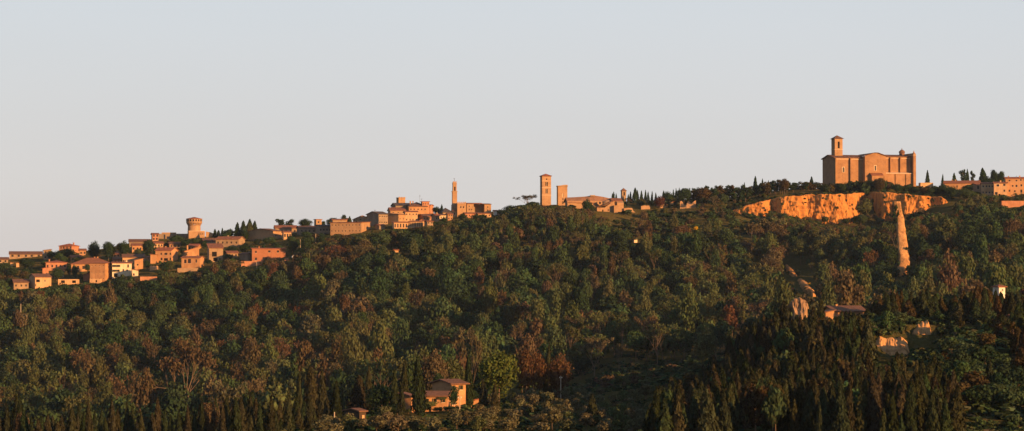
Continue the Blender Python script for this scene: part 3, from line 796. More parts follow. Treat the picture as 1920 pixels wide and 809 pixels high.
# ---- big church on the right
def church():
    D = 1632.0
    u0, vb = 1565.0, 346.0
    root, s = landmark('church', 'huge brick coloured church with tall bell tower standing above the orange cliff', 'church', u0, vb, D, 13)
    c = math.cos(math.radians(13))
    X = lambda u, p=0.0: (u - u0 - p * math.sin(math.radians(13))) / c * s     # p = how far the face stands forward, px
    Zr = lambda v: (vb - v) * s
    st = M['church']
    fd = -6.0
    dep = 70 * s
    # choir
    mb = MB()
    x0, x1 = 0.0, X(1623)
    hole = (X(1582) - 0.55, X(1582) + 0.55, Zr(323), Zr(314))
    walls4(mb, x0, x1, 0, dep, fd, Zr(296.5), [hole])
    for x in (x0, x1): mb.poly([(x, 0, Zr(296.5)), (x, dep, Zr(296.5)), (x, dep / 2, Zr(290))])
    mb.build('choir_wall', st, root)
    # transept
    p = 13 * s
    tx0, tx1 = X(1622, 13), X(1662.5, 13)
    mb = MB()
    tw = (X(1642, 13) - 0.5, X(1642, 13) + 0.5, Zr(320), Zr(311))
    facade(mb, tx0, tx1, fd, Zr(294), [tw], -p)
    peak = (tx0 + tx1) / 2 + 0.4
    mb.poly([(tx0, -p, Zr(294)), (tx1, -p, Zr(294)), (tx1, -p, Zr(293)), (peak + 3 * s, -p, Zr(287)), (peak - 3 * s, -p, Zr(287)), (tx0, -p, Zr(293))])
    for x, sgn in ((tx0, 1), (tx1, -1)):
        q = [(x, dep, fd), (x, -p, fd), (x, -p, Zr(293)), (x, dep, Zr(293))]
        mb.poly(q if sgn > 0 else q[::-1])
    mb.build('transept_wall', st, root)
    # nave clerestory, set back, and the aisle in front of it
    back = 5 * s
    nx0, nx1 = tx1, X(1717)
    mb = MB(); walls4(mb, nx0, nx1, back, dep - back, fd, Zr(293)); mb.build('nave_wall', st, root)
    ax1 = X(1717.5)
    mb = MB()
    walls4(mb, tx1 + 0.02, ax1, -3 * s, back - 0.02, fd, Zr(325))
    mb.build('aisle_wall', st, root)
    mb = MB()
    mb.prism_x([(-3 * s - 0.3, Zr(325)), (back, Zr(323.0)), (back, Zr(323.0) + 0.25), (-3 * s - 0.3, Zr(325) + 0.25)], tx1 + 0.03, ax1 + 0.2)
    mb.build('aisle_roof', M['trim'], root)
    # piers
    def pier(ua, ub, ptop, pbot, out_px, y):
        a, b = X(ua), X(ub)
        return MB().box(a, b, y - out_px * s, y - 0.003, Zr(pbot), Zr(ptop)).build('pier', st, root)
    for ua, ub in ((1594, 1596.2), (1565.3, 1567)):
        pier(ua, ub, 296.8, 356, 4.2, 0)
    for ua, ub in ((1673, 1675), (1692.2, 1694.2), (1711, 1713)):
        pier(ua, ub, 294, 323.5, 3.9, back)
    for ua, ub in ((1681, 1683), (1701.5, 1703.5)):
        pier(ua, ub, 326, 356, 1.8, -3 * s)
    # string courses
    MB().box(x0 - 0.1, x1, -0.22, -0.003, Zr(299), Zr(297.6)).build('cornice', M['trim'], root)
    MB().box(nx0, nx1 - 0.1, back - 0.22, back - 0.003, Zr(296), Zr(295)).build('cornice', M['trim'], root)
    # roofs
    ov = 0.7
    b = [(-ov, Zr(296.5)), (dep / 2, Zr(290)), (dep + ov, Zr(296.5)), (dep + ov, Zr(295.3)), (dep / 2, Zr(288.8)), (-ov, Zr(295.3))]
    MB().prism_x(b, x0 - ov, x1).build('roof', M['oldroof'], root)
    b = [(back - ov, Zr(293)), (dep / 2, Zr(288.5)), (dep - back + ov, Zr(293)), (dep - back + ov, Zr(292)), (dep / 2, Zr(287.5)), (back - ov, Zr(292))]
    MB().prism_x(b, nx0 - 0.02, nx1 - 0.02).build('roof', M['oldroof'], root)
    o = [(tx0 - ov, Zr(293)), (peak - 3 * s, Zr(287)), (peak + 3 * s, Zr(287)), (tx1 + ov, Zr(293)), (tx1 + ov, Zr(292)), (peak + 3 * s, Zr(286)), (peak - 3 * s, Zr(286)), (tx0 - ov, Zr(292))]
    MB().prism(o, -p - ov, dep).build('roof', M['oldroof'], root)
    # west front: tall slab with pilasters and a finial
    fx0, fx1 = X(1714.5), X(1719.5)
    MB().prism([(fx0, fd), (fx1, fd), (fx1, Zr(289)), (fx1 - 0.4, Zr(286)), (fx0 + 0.2, Zr(286)), (fx0, Zr(289))], -8.5 * s, dep * 0.9).build('front_wall', st, root)
    MB().box(fx0 - 0.2, fx1 + 0.2, -8.5 * s - 0.2, dep * 0.9 + 0.2, Zr(290.3), Zr(289.6)).build('cornice', M['trim'], root)
    MB().lathe([(0.5, Zr(286)), (0.55, Zr(285)), (0.25, Zr(284)), (0.3, Zr(283)), (0.02, Zr(281))], 10, 0, (fx0 + fx1) / 2, -4 * s).build('finial', st, root)
    # cupola over the crossing of the roof
    cx, cy = X(1704), dep * 0.35
    cu = MB().lathe([(1.5, Zr(293)), (1.5, Zr(284)), (1.75, Zr(283.7)), (1.55, Zr(281.5)), (0.8, Zr(279)), (0.2, Zr(278)), (0.08, Zr(275))], 14, 0, cx, cy)
    cu.build('cupola', M['oldroof'], root)
    # windows
    window(root, X(1582), Zr(323), 1.1, 9 * s, 0.0, 'surround')
    window(root, X(1642, 13), Zr(320), 1.0, 9 * s, -p, 'surround')
    # porch
    px0, px1 = X(1634, 21), X(1655, 21)
    pr = MB(); pr.box(px0, px1, -p - 9 * s, -p - 0.004, fd, Zr(330)); pr.build('porch', st, root)
    MB().prism_x([(-p - 9 * s - 0.4, Zr(330)), (-p - 0.01, Zr(325.5)), (-p - 0.01, Zr(324.3)), (-p - 9 * s - 0.4, Zr(329))], px0 - 0.4, px1 + 0.4).build('porch_roof', M['roof'], root)
    # bell tower behind the choir
    ty = 22 * s
    off = -22
    bx0, bx1 = X(1568, off), X(1583, off)
    tt = bx1 - bx0
    mb = MB()
    bw = ((bx0 + bx1) / 2 - 0.55, (bx0 + bx1) / 2 + 0.55, Zr(277), Zr(264.5))
    walls4(mb, bx0, bx1, ty, ty + 20 * s, Zr(300), Zr(259), [bw])
    tw_ = mb.build('bell_tower', M['warm'], root)
    MB().box(bx0 - 0.2, bx1 + 0.2, ty - 0.2, ty + 20 * s + 0.2, Zr(279.5), Zr(278.8)).build('string_course', M['trim'], tw_)
    MB().pyramid(bx0 - 0.7, bx1 + 0.7, ty - 0.7, ty + 20 * s + 0.7, Zr(259) + 0.003, Zr(252)).build('roof', M['oldroof'], tw_)
    b2 = MB()
    y = ty + 0.3
    b2.poly([(bw[0], y, bw[2]), (bw[1], y, bw[2]), (bw[1], y, bw[3]), (bw[0], y, bw[3])])
    b2.build('belfry_opening', M['dark'], tw_)
    PROT.append((1549, 1721, 290, 334, D - 6))
    FOOT.append((pt(1600, vb, D).x, D + 8, 18)); FOOT.append((pt(1640, vb, D).x, D + 8, 18)); FOOT.append((pt(1690, vb, D).x, D + 12, 18))
church()

# ---- campanile, ruined tower block and abbey
def campanile():
    D = hit(1024, 387)
    root, s = landmark('campanile', 'slender stone campanile with paired openings and low pyramid roof beside the ruined abbey', 'bell tower', 1016.5, 390, D, 12)
    z = lambda v: (390 - v) * s
    w = 17.2 * s
    H = z(331)
    hs = []
    cx = w / 2
    for v0, v1, hw in ((335, 337.5, 0.32), (341.5, 349, 0.62), (354.5, 363, 0.55)):
        hs.append((cx - hw, cx + hw, z(v1), z(v0)))
    mb = MB(); walls4(mb, 0, w, 0, w, -6, H, hs); mb.build('shaft', M['warm'], root)
    for i, h in enumerate(hs):
        m2 = MB(); m2.poly([(h[0], 0.26, h[2]), (h[1], 0.26, h[2]), (h[1], 0.26, h[3]), (h[0], 0.26, h[3])], 0)
        if i: m2.box(cx - 0.07, cx + 0.07, 0.02, 0.16, h[2], h[3], 1)
        m2.build('belfry_opening', [M['dark'], M['trim']], root)
    for v in (339.5, 352, 366):
        MB().box(-0.1, w + 0.1, -0.1, w + 0.1, z(v) - 0.12, z(v) + 0.06).build('string_course', M['trim'], root)
    MB().box(-0.35, w + 0.35, -0.35, w + 0.35, H + 0.003, H + 0.3).build('cornice', M['roof'], root)
    MB().pyramid(-0.55, w + 0.55, -0.55, w + 0.55, H + 0.303, z(325.5)).build('roof', M['redroof'], root)
    PROT.append((1012, 1036, 324, 384, D)); FOOT.append((pt(1024, 387, D).x, D + 3, 6))
campanile()

def ruined_tower():
    D = hit(1024, 387) + 9
    root, s = landmark('ruined_tower', 'shorter roofless stone tower with a daylight slit right of the campanile', 'tower', 1046.2, 390, D, 10)
    z = lambda v: (390 - v) * s
    w = 18 * s
    H = z(350)
    hs = [(w * .46, w * .58, z(370), z(363)), (w * .48, w * .58, z(375.5), z(372)), (w * .47, w * .57, z(383), z(378))]
    mb = MB(); walls4(mb, 0, w, 0, w * .7, -6, H, hs)
    mb.poly([(0, 0, H), (w, 0, H), (w, w * .7, H), (0, w * .7, H)])
    mb.build('wall', M['warm'], root)
    MB().box(-0.25, w + 0.25, -0.25, w * .7 + 0.25, H + 0.003, H + 0.45).build('cornice', M['stone'], root)
    MB().prism([(-0.1, H + 0.453), (w + 0.1, H + 0.453), (w + 0.1, z(346.6)), (w * .6, z(346.9)), (w * .3, z(348)), (-0.1, z(348.4))], -0.1, w * .7).build('parapet', M['warm'], root)
    for i, h in enumerate(hs):
        m2 = MB(); m2.poly([(h[0], 0.27, h[2]), (h[1], 0.27, h[2]), (h[1], 0.27, h[3]), (h[0], 0.27, h[3])])
        m2.build('slit_window', M['trim'] if i == 0 else M['dark'], root)
    PROT.append((1043, 1066, 347, 384, D)); FOOT.append((pt(1054, 387, D).x, D + 3, 6))
ruined_tower()

def abbey():
    D = 1586.0
    root, s = landmark('abbey', 'ruined abbey church with long faded orange roof and broken walls stepping down the slope', 'abbey', 1064, 391, D, 7)
    c = math.cos(math.radians(7))
    X = lambda u: (u - 1064) / c * s
    z = lambda v: (391 - v) * s
    fd = -7
    # nave under the long roof
    MB().box(X(1064), X(1147), 0, 9, fd, z(377)).build('nave_wall', M['warm'], root)
    r = MB()
    out = [(1063, 370.0), (1080, 369.2), (1100, 368.0), (1112, 366.2), (1122, 366.3), (1136, 368.5), (1147, 371), (1158, 375)]
    for (ua, va), (ub, vb_) in zip(out, out[1:]):
        ea = 379 + (ua - 1063) * 0.03; eb = 379 + (ub - 1063) * 0.03
        r.poly([(X(ua), -0.6, z(ea)), (X(ub), -0.6, z(eb)), (X(ub), 7, z(vb_)), (X(ua), 7, z(va))])
        r.poly([(X(ub), 14, z(eb)), (X(ua), 14, z(ea)), (X(ua), 7, z(va)), (X(ub), 7, z(vb_))])
        r.poly([(X(ub), -0.6, z(eb)), (X(ua), -0.6, z(ea)), (X(ua), -0.6, z(ea + 1.2)), (X(ub), -0.6, z(eb + 1.2))])
    r.build('roof', M['abbeyroof'], root)
    MB().box(X(1110), X(1119), 5, 7, z(368), z(365.4)).build('ridge_wall', M['stone'], root)
    # transept and apse block on the right
    MB().box(X(1147), X(1166), -1.0, 9, fd, z(377.5)).build('transept_wall', M['warm'], root)
    MB().prism_x([(-1.5, z(377.5)), (4, z(372)), (9.5, z(376)), (9.5, z(375)), (4, z(371)), (-1.5, z(376.5))], X(1146), X(1167)).build('roof', M['roof'], root)
    MB().lathe([(2.9, fd), (2.9, z(380)), (3.2, z(379.6)), (0.2, z(374.5))], 16, 0, X(1138), -0.8).build('apse', M['warm'], root)
    # dark slanting lean-to roof and the wall under it
    MB().prism([(X(1117), z(390)), (X(1131), z(386)), (X(1147), z(379)), (X(1147), z(376.4)), (X(1131), z(385)), (X(1117), z(389))], -5.2, -0.95).build('lean_to_roof', M['oldroof'], root)
    w = MB()
    facade(w, X(1117), X(1150), fd - 4, z(390), [(X(1126.5), X(1129), z(399), z(394)), (X(1137), X(1139), z(396), z(393))], -5.0)
    w.poly([(X(1131), -5.0, z(390)), (X(1150), -5.0, z(390)), (X(1150), -5.0, z(382)), (X(1147), -5.0, z(379))])
    w.poly([(X(1117), 0, fd - 4), (X(1117), -5, fd - 4), (X(1117), -5, z(390)), (X(1117), 0, z(390))])
    w.poly([(X(1150), -5, fd - 4), (X(1150), 0, fd - 4), (X(1150), 0, z(382)), (X(1150), -5, z(382))])
    w.build('cloister_wall', M['warm'], root)
    # buttress tower with arch beside it and broken wall going down to the right
    MB().box(X(1147.6), X(1155.5), -7.4, -0.9, fd - 4, z(386)).build('buttress', M['warm'], root)
    w = MB()
    ax0, ax1 = X(1157), X(1164.5)
    facade(w, X(1155.5), X(1168), fd - 4, z(381), [(ax0, ax1, z(409), z(399.5))], -3.4, 0, 1.2)
    n = 8
    w.poly([(X(1155.5), -3.4, z(381)), (X(1168), -3.4, z(381)), (X(1168), -1, z(377)), (X(1155.5), -1, z(377))])
    w.build('gate_wall', M['warm'], root)
    a = MB()
    a.poly([(ax0 + (ax1 - ax0) * (1 + math.cos(t)) / 2, -2.25, z(409) + (z(399.5) - z(409)) * (0.62 + 0.38 * math.sin(t))) for t in [math.pi * i / n for i in range(n + 1)]][::1] + [(ax0, -2.25, z(409)), (ax1, -2.25, z(409))])
    a.build('arch_opening', M['dark'], root)
    out = [(X(1168), fd - 4), (X(1168), z(391)), (X(1176), z(390)), (X(1183), z(390.5)), (X(1185.5), z(396)), (X(1190), z(399)), (X(1194), z(401)), (X(1195), z(405)), (X(1195), fd - 4)]
    MB().prism(out, -4.6, -3.6).build('broken_wall', M['warm'], root)
    MB().prism([(X(1123), fd - 6), (X(1123), z(407)), (X(1126), z(403)), (X(1129), z(405)), (X(1130), fd - 6)], -9, -7.8).build('broken_wall', M['warm'], root)
    g = MB()
    out = [(X(1119), z(379.5)), (X(1124), z(378)), (X(1131), z(379)), (X(1128), z(384)), (X(1123), z(386)), (X(1119), z(382))]
    g.prism(out, -2.2, -0.7); g.build('broken_wall', M['warm'], root)
    window(root, X(1124), z(383), 0.9, 1.2, -2.2, 'hole', 0.0)
    PROT.append((1066, 1168, 366, 382, D - 2)); PROT.append((1118, 1194, 378, 408, D - 10)); PROT.append((1083, 1092, 380, 391, D))
    for u in (1075, 1095, 1115, 1135, 1155): FOOT.append((pt(u, 391, D).x, D + 4, 7))
    for u in (1125, 1145, 1165, 1185): FOOT.append((pt(u, 391, D).x, D - 5, 5))
abbey()

def small_belfry():
    D = 1650.0
    root, s = landmark('small_bell_tower', 'short bell tower with pointed roof among the pointed cypresses right of the abbey', 'bell tower', 1166.3, 380, D, 14)
    z = lambda v: (380 - v) * s
    w = 8.2 * s
    h = (w * .36, w * .68, z(367), z(360.5))
    mb = MB(); walls4(mb, 0, w, 0, w, -6, z(358.5), [h]); mb.build('shaft', M['stone'], root)
    m2 = MB(); m2.poly([(h[0], .26, h[2]), (h[1], .26, h[2]), (h[1], .26, h[3]), (h[0], .26, h[3])]); m2.build('belfry_opening', M['dark'], root)
    MB().pyramid(-.45, w + .45, -.45, w + .45, z(358.5) + .003, z(352.5)).build('roof', M['oldroof'], root)
    PROT.append((1162, 1175, 352, 367, D))
small_belfry()

# ---- palace with bell tower
def palace():
    D = hit(880, 406) + 2
    root, s = landmark('palace', 'long stone palace with battlements beside the tall thin bell tower', 'palace', 858, 407, D, 10)
    X = lambda u: (u - 858) / math.cos(math.radians(10)) * s
    z = lambda v: (407 - v) * s
    fd = -6
    # battlemented block
    mb = MB(); walls4(mb, X(857.5), X(874), 0, 9, fd, z(381.5), [(X(864) - .3, X(864) + .3, z(391), z(387)), (X(869) - .3, X(869) + .3, z(391), z(387))])
    mb.poly([(X(857.5), 0, z(381.5)), (X(874), 0, z(381.5)), (X(874), 9, z(381.5)), (X(857.5), 9, z(381.5))])
    mb.build('battlement_block', M['warm'], root)
    window(root, X(864), z(391), .6, 4 * s); window(root, X(869), z(391), .6, 4 * s)
    for u in (859, 862.6, 866.2, 869.8, 873):
        MB().box(X(u) - .28, X(u) + .28, 0, .5, z(381.5) + .003, z(378.8)).build('merlon', M['warm'], root)
    # shaded recess, front block, recess, end block
    mb = MB(); walls4(mb, X(874), X(921), 5.0, 15, fd, z(382.5)); mb.build('recessed_wall', M['stone'], root)
    mb = MB(); walls4(mb, X(875.6), X(888.5), 0.4, 4.98, fd, z(382.5), [(X(880) - .25, X(880) + .25, z(395), z(392)), (X(884.5) - .25, X(884.5) + .25, z(395), z(392)), (X(880) - .25, X(880) + .25, z(388.5), z(386))]); mb.build('front_block', M['warm'], root)
    for u, v, h in ((880, 395, 3), (884.5, 395, 3), (880, 388.5, 2.5)): window(root, X(u), z(v), .5, h * s, 0.4)
    mb = MB(); walls4(mb, X(908), X(920.5), -0.5, 4.98, fd, z(383.5), [(X(914) - .25, X(914) + .25, z(396), z(393)), (X(914) - .25, X(914) + .25, z(390), z(387))]); mb.build('end_block', M['warm'], root)
    for v in (396, 390): window(root, X(914), z(v), .5, 3 * s, -0.5)
    MB().prism_x([(0, z(382.5)), (7, z(380.5)), (15.5, z(382.5)), (15.5, z(381.7)), (7, z(379.7)), (0, z(381.7))], X(875.2), X(905.5)).build('roof', M['roof'], root)
    MB().prism_x([(-1, z(383.5)), (7, z(381.5)), (15.5, z(383.5)), (15.5, z(382.7)), (7, z(380.8)), (-1, z(382.7))], X(905.6), X(921.5)).build('roof', M['oldroof'], root)
    PROT.append((857, 922, 379, 400, D)); FOOT.append((pt(870, 407, D).x, D + 6, 8)); FOOT.append((pt(890, 407, D).x, D + 6, 8)); FOOT.append((pt(910, 407, D).x, D + 6, 8))
    D2 = D + 3
    root, s = landmark('palace_bell_tower', 'tall thin square bell tower with narrower open belfry rising over the palace', 'bell tower', 848.6, 405, D2, 10)
    z = lambda v: (405 - v) * s
    w = 8.6 * s
    MB().box(-.6, w + .5, -.3, w + .3, -6, z(384), 0, .28).build('tower_base', M['stone'], root)
    MB().box(0, w, 0, w, z(384) + .003, z(359.8)).build('shaft', M['warm'], root)
    MB().box(-.22, w + .22, -.22, w + .22, z(359.8) + .003, z(358.6)).build('gallery', M['stone'], root)
    i = w * .09
    hole = (w * .36, w * .66, z(358), z(350.5))
    mb = MB(); walls4(mb, i, w - i, i, w - i, z(358.6) + .003, z(345.5), [hole]); mb.build('belfry', M['warm'], root)
    m2 = MB(); m2.poly([(hole[0], i + .26, hole[2]), (hole[1], i + .26, hole[2]), (hole[1], i + .26, hole[3]), (hole[0], i + .26, hole[3])]); m2.build('belfry_opening', M['dark'], root)
    MB().box(i - .15, w - i + .15, i - .15, w - i + .15, z(345.5) + .003, z(344)).build('gallery', M['stone'], root)
    MB().box(i + .05, w - i - .05, i + .05, w - i - .05, z(344) + .003, z(341.8)).build('crown_block', M['warm'], root)
    for a in (i + .05, w / 2 - .2, w - i - .45):
        MB().box(a, a + .4, i + .05, i + .4, z(341.8) + .003, z(340)).build('merlon', M['warm'], root)
    MB().tube((w / 2, w / 2, z(341.8)), (w / 2, w / 2, z(334.5)), .09, .05).box(w / 2 - .5, w / 2 + .1, w / 2 - .02, w / 2 + .02, z(336), z(335)).build('weather_vane', M['metal'], root)
    PROT.append((846, 859, 338, 398, D2))
palace()

# ---- square tower of the old town
def square_tower():
    D = hit(751, 400) + 10
    root, s = landmark('square_tower', 'square stone tower with shaded left face standing above the dark curved roofs', 'tower', 747.5, 402, D, 26)
    z = lambda v: (402 - v) * s
    w = 13.5 * s
    mb = MB(); walls4(mb, 0, w, 0, w * .8, -4, z(371.5)); mb.build('wall', M['warm'], root)
    MB().box(-.2, w + .2, -.2, w * .8 + .2, z(371.5) + .003, z(370.6)).build('cornice', M['stone'], root)
    for i in range(3):
        MB().box(w * (.04 + .36 * i), w * (.24 + .36 * i), -.15, .3, z(370.6) + .003, z(369.6)).build('merlon', M['warm'], root)
    MB().box(w * .48, w * .53, -.12, -.003, -2, z(371.6)).build('pilaster', M['stone'], root)
    PROT.append((742, 761, 370, 386, D))
square_tower()

# ---- round fortress tower and its walls
def fortress():
    D = hit(365, 447) + 4
    root, s = landmark('fortress_tower', 'round fortress tower flaring out to a ringed top with low conical roof', 'tower', 364, 448, D, 0)
    z = lambda v: (448 - v) * s
    r = lambda px: px * s
    MB().lathe([(r(13.5), -6), (r(11.8), z(424)), (r(11.6), z(422.5))], 32).build('shaft', M['warm'], root, True)
    nb = 26
    cb = MB()
    for i in range(nb):
        t = 2 * math.pi * i / nb
        c, sn = math.cos(t), math.sin(t)
        a = .14
        def q(rr, da): return (rr * math.cos(t + da), rr * math.sin(t + da))
        d = .075
        lo, hi = z(424.5), z(418.3)
        A = [(*q(r(11.5), -d), lo), (*q(r(11.5), d), lo), (*q(r(14.9), d), hi), (*q(r(14.9), -d), hi)]
        B = [(*q(r(11.3), -d), hi), (*q(r(11.3), d), hi)]
        cb.poly(A); cb.poly([A[0], A[3], B[0]]); cb.poly([A[1], B[1], A[2]]); cb.poly([A[3], A[2], B[1], B[0]])
    cb.build('corbel_ring', M['warm'], root)
    MB().lathe([(r(11.6), z(420.5)), (r(14.9), z(418.2)), (r(14.9), z(411.3)), (r(14.6), z(411.2))], 32).build('parapet', M['warm'], root)
    for i in range(9):
        t = math.pi * (1.05 + .9 * i / 8)
        o = MB().box(-.35, .35, -.04, .12, 0, 1.0).build('gun_port', M['dark'], root)
        o.location = (r(14.9) * math.cos(t), r(14.9) * math.sin(t), z(415.5)); o.rotation_euler = (0, 0, t + math.pi / 2)
    MB().lathe([(r(15.6), z(411.2) + .003), (r(15.6), z(410.6)), (.05, z(407.2))], 32).build('roof', M['redroof'], root)
    PROT.append((346, 381, 407, 440, D)); FOOT.append((pt(364, 448, D).x, D, 7))
    root, s = landmark('fortress_bastion', 'square stone bastion with small openings at the foot of the round fortress tower', 'bastion', 376, 450, D - 4, 10)
    z = lambda v: (450 - v) * s
    X = lambda u: (u - 376) * s
    hs = [(X(372.5), X(373.8), z(441.5), z(436.5)), (X(376), X(377.2), z(441.5), z(436.5)), (X(379.5), X(380.5), z(441), z(437))]
    mb = MB(); walls4(mb, X(354), X(384), 0, 8, -6, z(434), hs); mb.poly([(X(354), 0, z(434)), (X(384), 0, z(434)), (X(384), 8, z(434)), (X(354), 8, z(434))]); mb.build('wall', M['warm'], root)
    for h in hs: window(root, (h[0] + h[1]) / 2, h[2], h[1] - h[0], h[3] - h[2], 0, 'plain')
    MB().box(X(354) - .15, X(384) + .15, -.15, .5, z(434) + .003, z(433.2)).build('cornice', M['trim'], root)
    PROT.append((353, 386, 434, 446, D - 4))
    root, s = landmark('fortress_wall', 'low lit fortress wall running right from the bastion', 'wall', 386, 450, D - 2, 6)
    z = lambda v: (450 - v) * s
    MB().prism([(0, -5), (16 * s, -5), (16 * s, z(439)), (9 * s, z(436)), (0, z(434.5))], 0, 6).build('wall', M['warm'], root)
    MB().box(0, 16 * s, .5, 5.5, -5.01, z(439.5)).build('core', M['stone'], root)
    root, s = landmark('fortress_rampart', 'long dim fortress rampart running left from the round tower along the skyline', 'rampart', 297, 453, D + 8, 3)
    z = lambda v: (453 - v) * s
    L = 60 * s
    mb = MB(); walls4(mb, 0, L, 0, 6, -6, z(438.5)); mb.poly([(0, 0, z(438.5)), (L, 0, z(438.5)), (L, 6, z(438.5)), (0, 6, z(438.5))]); mb.build('wall', M['grey'], root)
    MB().box(6 * s, L * .55, -.1, .8, z(438.5) + .003, z(436.3)).build('parapet', M['warm'], root)
    for a in (0.22, .5, .8): MB().box(L * a, L * a + 1.4, -.9, -.003, -6, z(440)).build('buttress', M['stone'], root)
fortress()

# ---- farmhouse in the middle of the foreground
def farm():
    G = 'farmhouse buildings among the cypresses'
    D = 566.0
    house('farmhouse', 'two storey stone farmhouse with gabled roof among the foreground cypresses', 'house', 809, 873, 780, 720, 'farm', 'gx', 6.5, 'oldroof', 36, 6.5, D=D + 8, ov=.6, d0=500, d1=640,
          wins=((864, 727, 5, 8, 'shutter'), (850, 727, 5, 8, 'shutter'), (850, 752, 6, 14, 'shutter')), group=G, depth=.25, protect=False)
    PROT.append((812, 872, 703, 735, D + 8)); PROT.append((832, 843, 735, 760, D + 8))
    root, s, W_, H, D2 = house('farm_wing', 'low farmhouse wing with long tiled roof and warm glowing stone front', 'house', 786, 844, 778, 743, 'farm', 'gx', 7, 'oldroof', -6, 5.0, D=D, ov=.5,
          wins=((800, 752, 4, 7, 'shutter'), (815, 751, 4, 7, 'shutter'), (831, 751, 4, 7, 'shutter'), (806, 769, 5, 8), (826, 769, 6, 11, 'hole')), group=G, depth=.25, protect=False)
    PROT.append((794, 842, 738, 772, D))
    house('farm_annex', 'shaded annex with short tiled roof and bright corner left of the tall cypress', 'house', 755, 779, 780, 744, 'farm', 'gx', 6, 'oldroof', 60, 5.0, D=D - 4, ov=.4, group=G, protect=False)
    PROT.append((757, 778, 738, 776, D - 4))
    r, s, W_, H, D2 = house('farm_shed', 'dark timber shed with one bright little door left of the round green tree', 'shed', 658, 686, 797, 772, 'timber', 'gx', 4, 'oldroof', 40, 4.5, D=548, ov=.3, group=G, protect=False)
    MB().box(-.15, .35, -.06, -.003, .9, 1.75).build('door', M['pale'], r)
    PROT.append((674, 685, 768, 783, 548))
    house('outhouse', 'small plastered outhouse on the right of the farmhouse behind a little cypress', 'shed', 889, 898, 763, 752, 'farm', 'sr', 2, 'redroof', 10, 2.5, D=580, ov=.2, group=G, protect=False)
farm()
for u in (792, 800, 812, 824, 836):
    for v in (750, 766): SUNP.append((pt(u, v, 565).x, 565, pt(u, v, 565).z))
for u, v, D in ((858, 728, 571), (866, 730, 575), (848, 735, 570), (776, 760, 560), (840, 745, 568)): SUNP.append(tuple(pt(u, v, D)))

# ---- right foreground hill
def hill_house():
    G = 'buildings on the cypress covered hill'
    house('hill_farm', 'low dark roofed farm on the crest of the cypress covered hill', 'house', 1548, 1622, 606, 584, 'ochre', 'gx', 9, 'oldroof', 14, 8, D=705, wins=((1560, 588, 4, 6), (1598, 592, 5, 6), (1612, 592, 5, 7)), group=G, ov=.6, chim=1, protect=False)
    PROT.append((1548, 1622, 570, 583, 690)); PROT.append((1545, 1566, 580, 593, 690))
    house('farm_barn', 'small orange barn with dark roof in front of the low hilltop farm', 'barn', 1541, 1566, 604, 587, 'ochre', 'sr', 5, 'oldroof', 10, 5, D=698, group=G, ov=.5, protect=False)
    house('tower_villa', 'white villa top with low roof peeping above the tall dark cypresses', 'villa', 1872, 1885, 600, 539, 'white', 'hip', 4, 'roof', 12, 4, D=715, wins=((1880, 544, 2.5, 3),), group=G, ov=.4, protect=False)
    PROT.append((1871, 1886, 530, 546, 715))
    house('lit_house', 'bright small house glimpsed low between the cypress trunks', 'house', 1791, 1825, 613, 601, 'cream', 'gx', 4, 'oldroof', 8, 5, D=688, win=(1, 3, 4, 6), group=G, protect=False)
    PROT.append((1807, 1822, 603, 611, 688))
    house('garden_house', 'dim house partly hidden by the cypresses at the right edge', 'house', 1893, 1926, 624, 596, 'stone', 'gx', 4, 'roof', 10, 6, D=672, protect=False, wins=((1899, 603, 4, 6), (1908, 612, 5, 7), (1918, 604, 4, 6)), group=G)
hill_house()

# ---- poles, masts
def pole(name, label, cat, u, vb, vt, D, r=0.12, arm=0.0, mat='pole', lamp=False):
    p = pt(u, vb, D)
    z = pt(u, vt, D).z - p.z
    root = empty(name, p, 0, label, cat)
    MB().tube((0, 0, -2.5), (0, 0, z), r, r * .7, 8).build('post', M[mat], root)
    if arm:
        MB().box(-arm, arm, -.05, .05, z - .5, z - .38).build('crossarm', M[mat], root)
        for x in (-arm * .8, arm * .8):
            MB().lathe([(.05, z - .379), (.06, z - .3), (.02, z - .2)], 6, 0, x, 0).build('insulator', M['white'], root)
    if lamp:
        MB().box(-.15, .15, -.9, -.05, z - .1, z + .05).build('lamp_head', M['metal'], root)
    return root
pole('telephone_pole', 'pale wooden telephone pole right of the farmhouse', 'pole', 862, 782, 742, 545, .11, .35)
r = pole('telephone_pole', 'pale wooden telephone pole with slanting stay left of the farm shed', 'pole', 627, 812, 773, 500, .12, .0)
MB().tube((0, 0, 3.0), (-1.5, .3, -.6), .03, .03, 5).build('stay', M['pole'], r)
pole('telephone_pole', 'thin grey telephone pole in front of the reddish trees', 'pole', 1051.5, 742, 705, 640, .10, .3)
pole('telephone_pole', 'pale wooden telephone pole at the bottom of the grassy slope on the right', 'pole', 1885, 822, 763, 470, .10)
pole('white_post', 'short white post among the cypresses at the bottom left', 'post', 424, 812, 800, 500, .2)
pole('street_lamp', 'street lamp on a thin mast right of the red brick building', 'street lamp', 563, 484, 449, 1500, .16, 0, 'pole', True)
pole('street_lamp', 'street lamp standing in the trees below the dark skyline house', 'street lamp', 592, 455, 438, 1530, .16, 0, 'pole', True)
pole('utility_pole', 'thin utility pole in front of the red brick building', 'pole', 481, 507, 492, 1440, .16)
pole('utility_pole', 'lone pale utility pole standing in the woods below the leftmost house', 'pole', 39, 584, 570, 1330, .16)
def antenna(label, u, vb, vt, D):
    p = pt(u, vb, D); z = pt(u, vt, D).z - p.z
    root = empty('antenna_mast', p, 0, label, 'antenna')
    MB().tube((0, 0, -1), (0, 0, z), .06, .04, 6).build('mast', M['metal'], root)
    m = MB()
    for q in (.98, .88, .78): m.box(-.45, .45, -.02, .02, z * q - .03, z * q + .03)
    m.build('aerial', M['metal'], root)
antenna('thin antenna mast above the big brown hipped roof', 787, 382, 366, hit(780, 399) + 5)
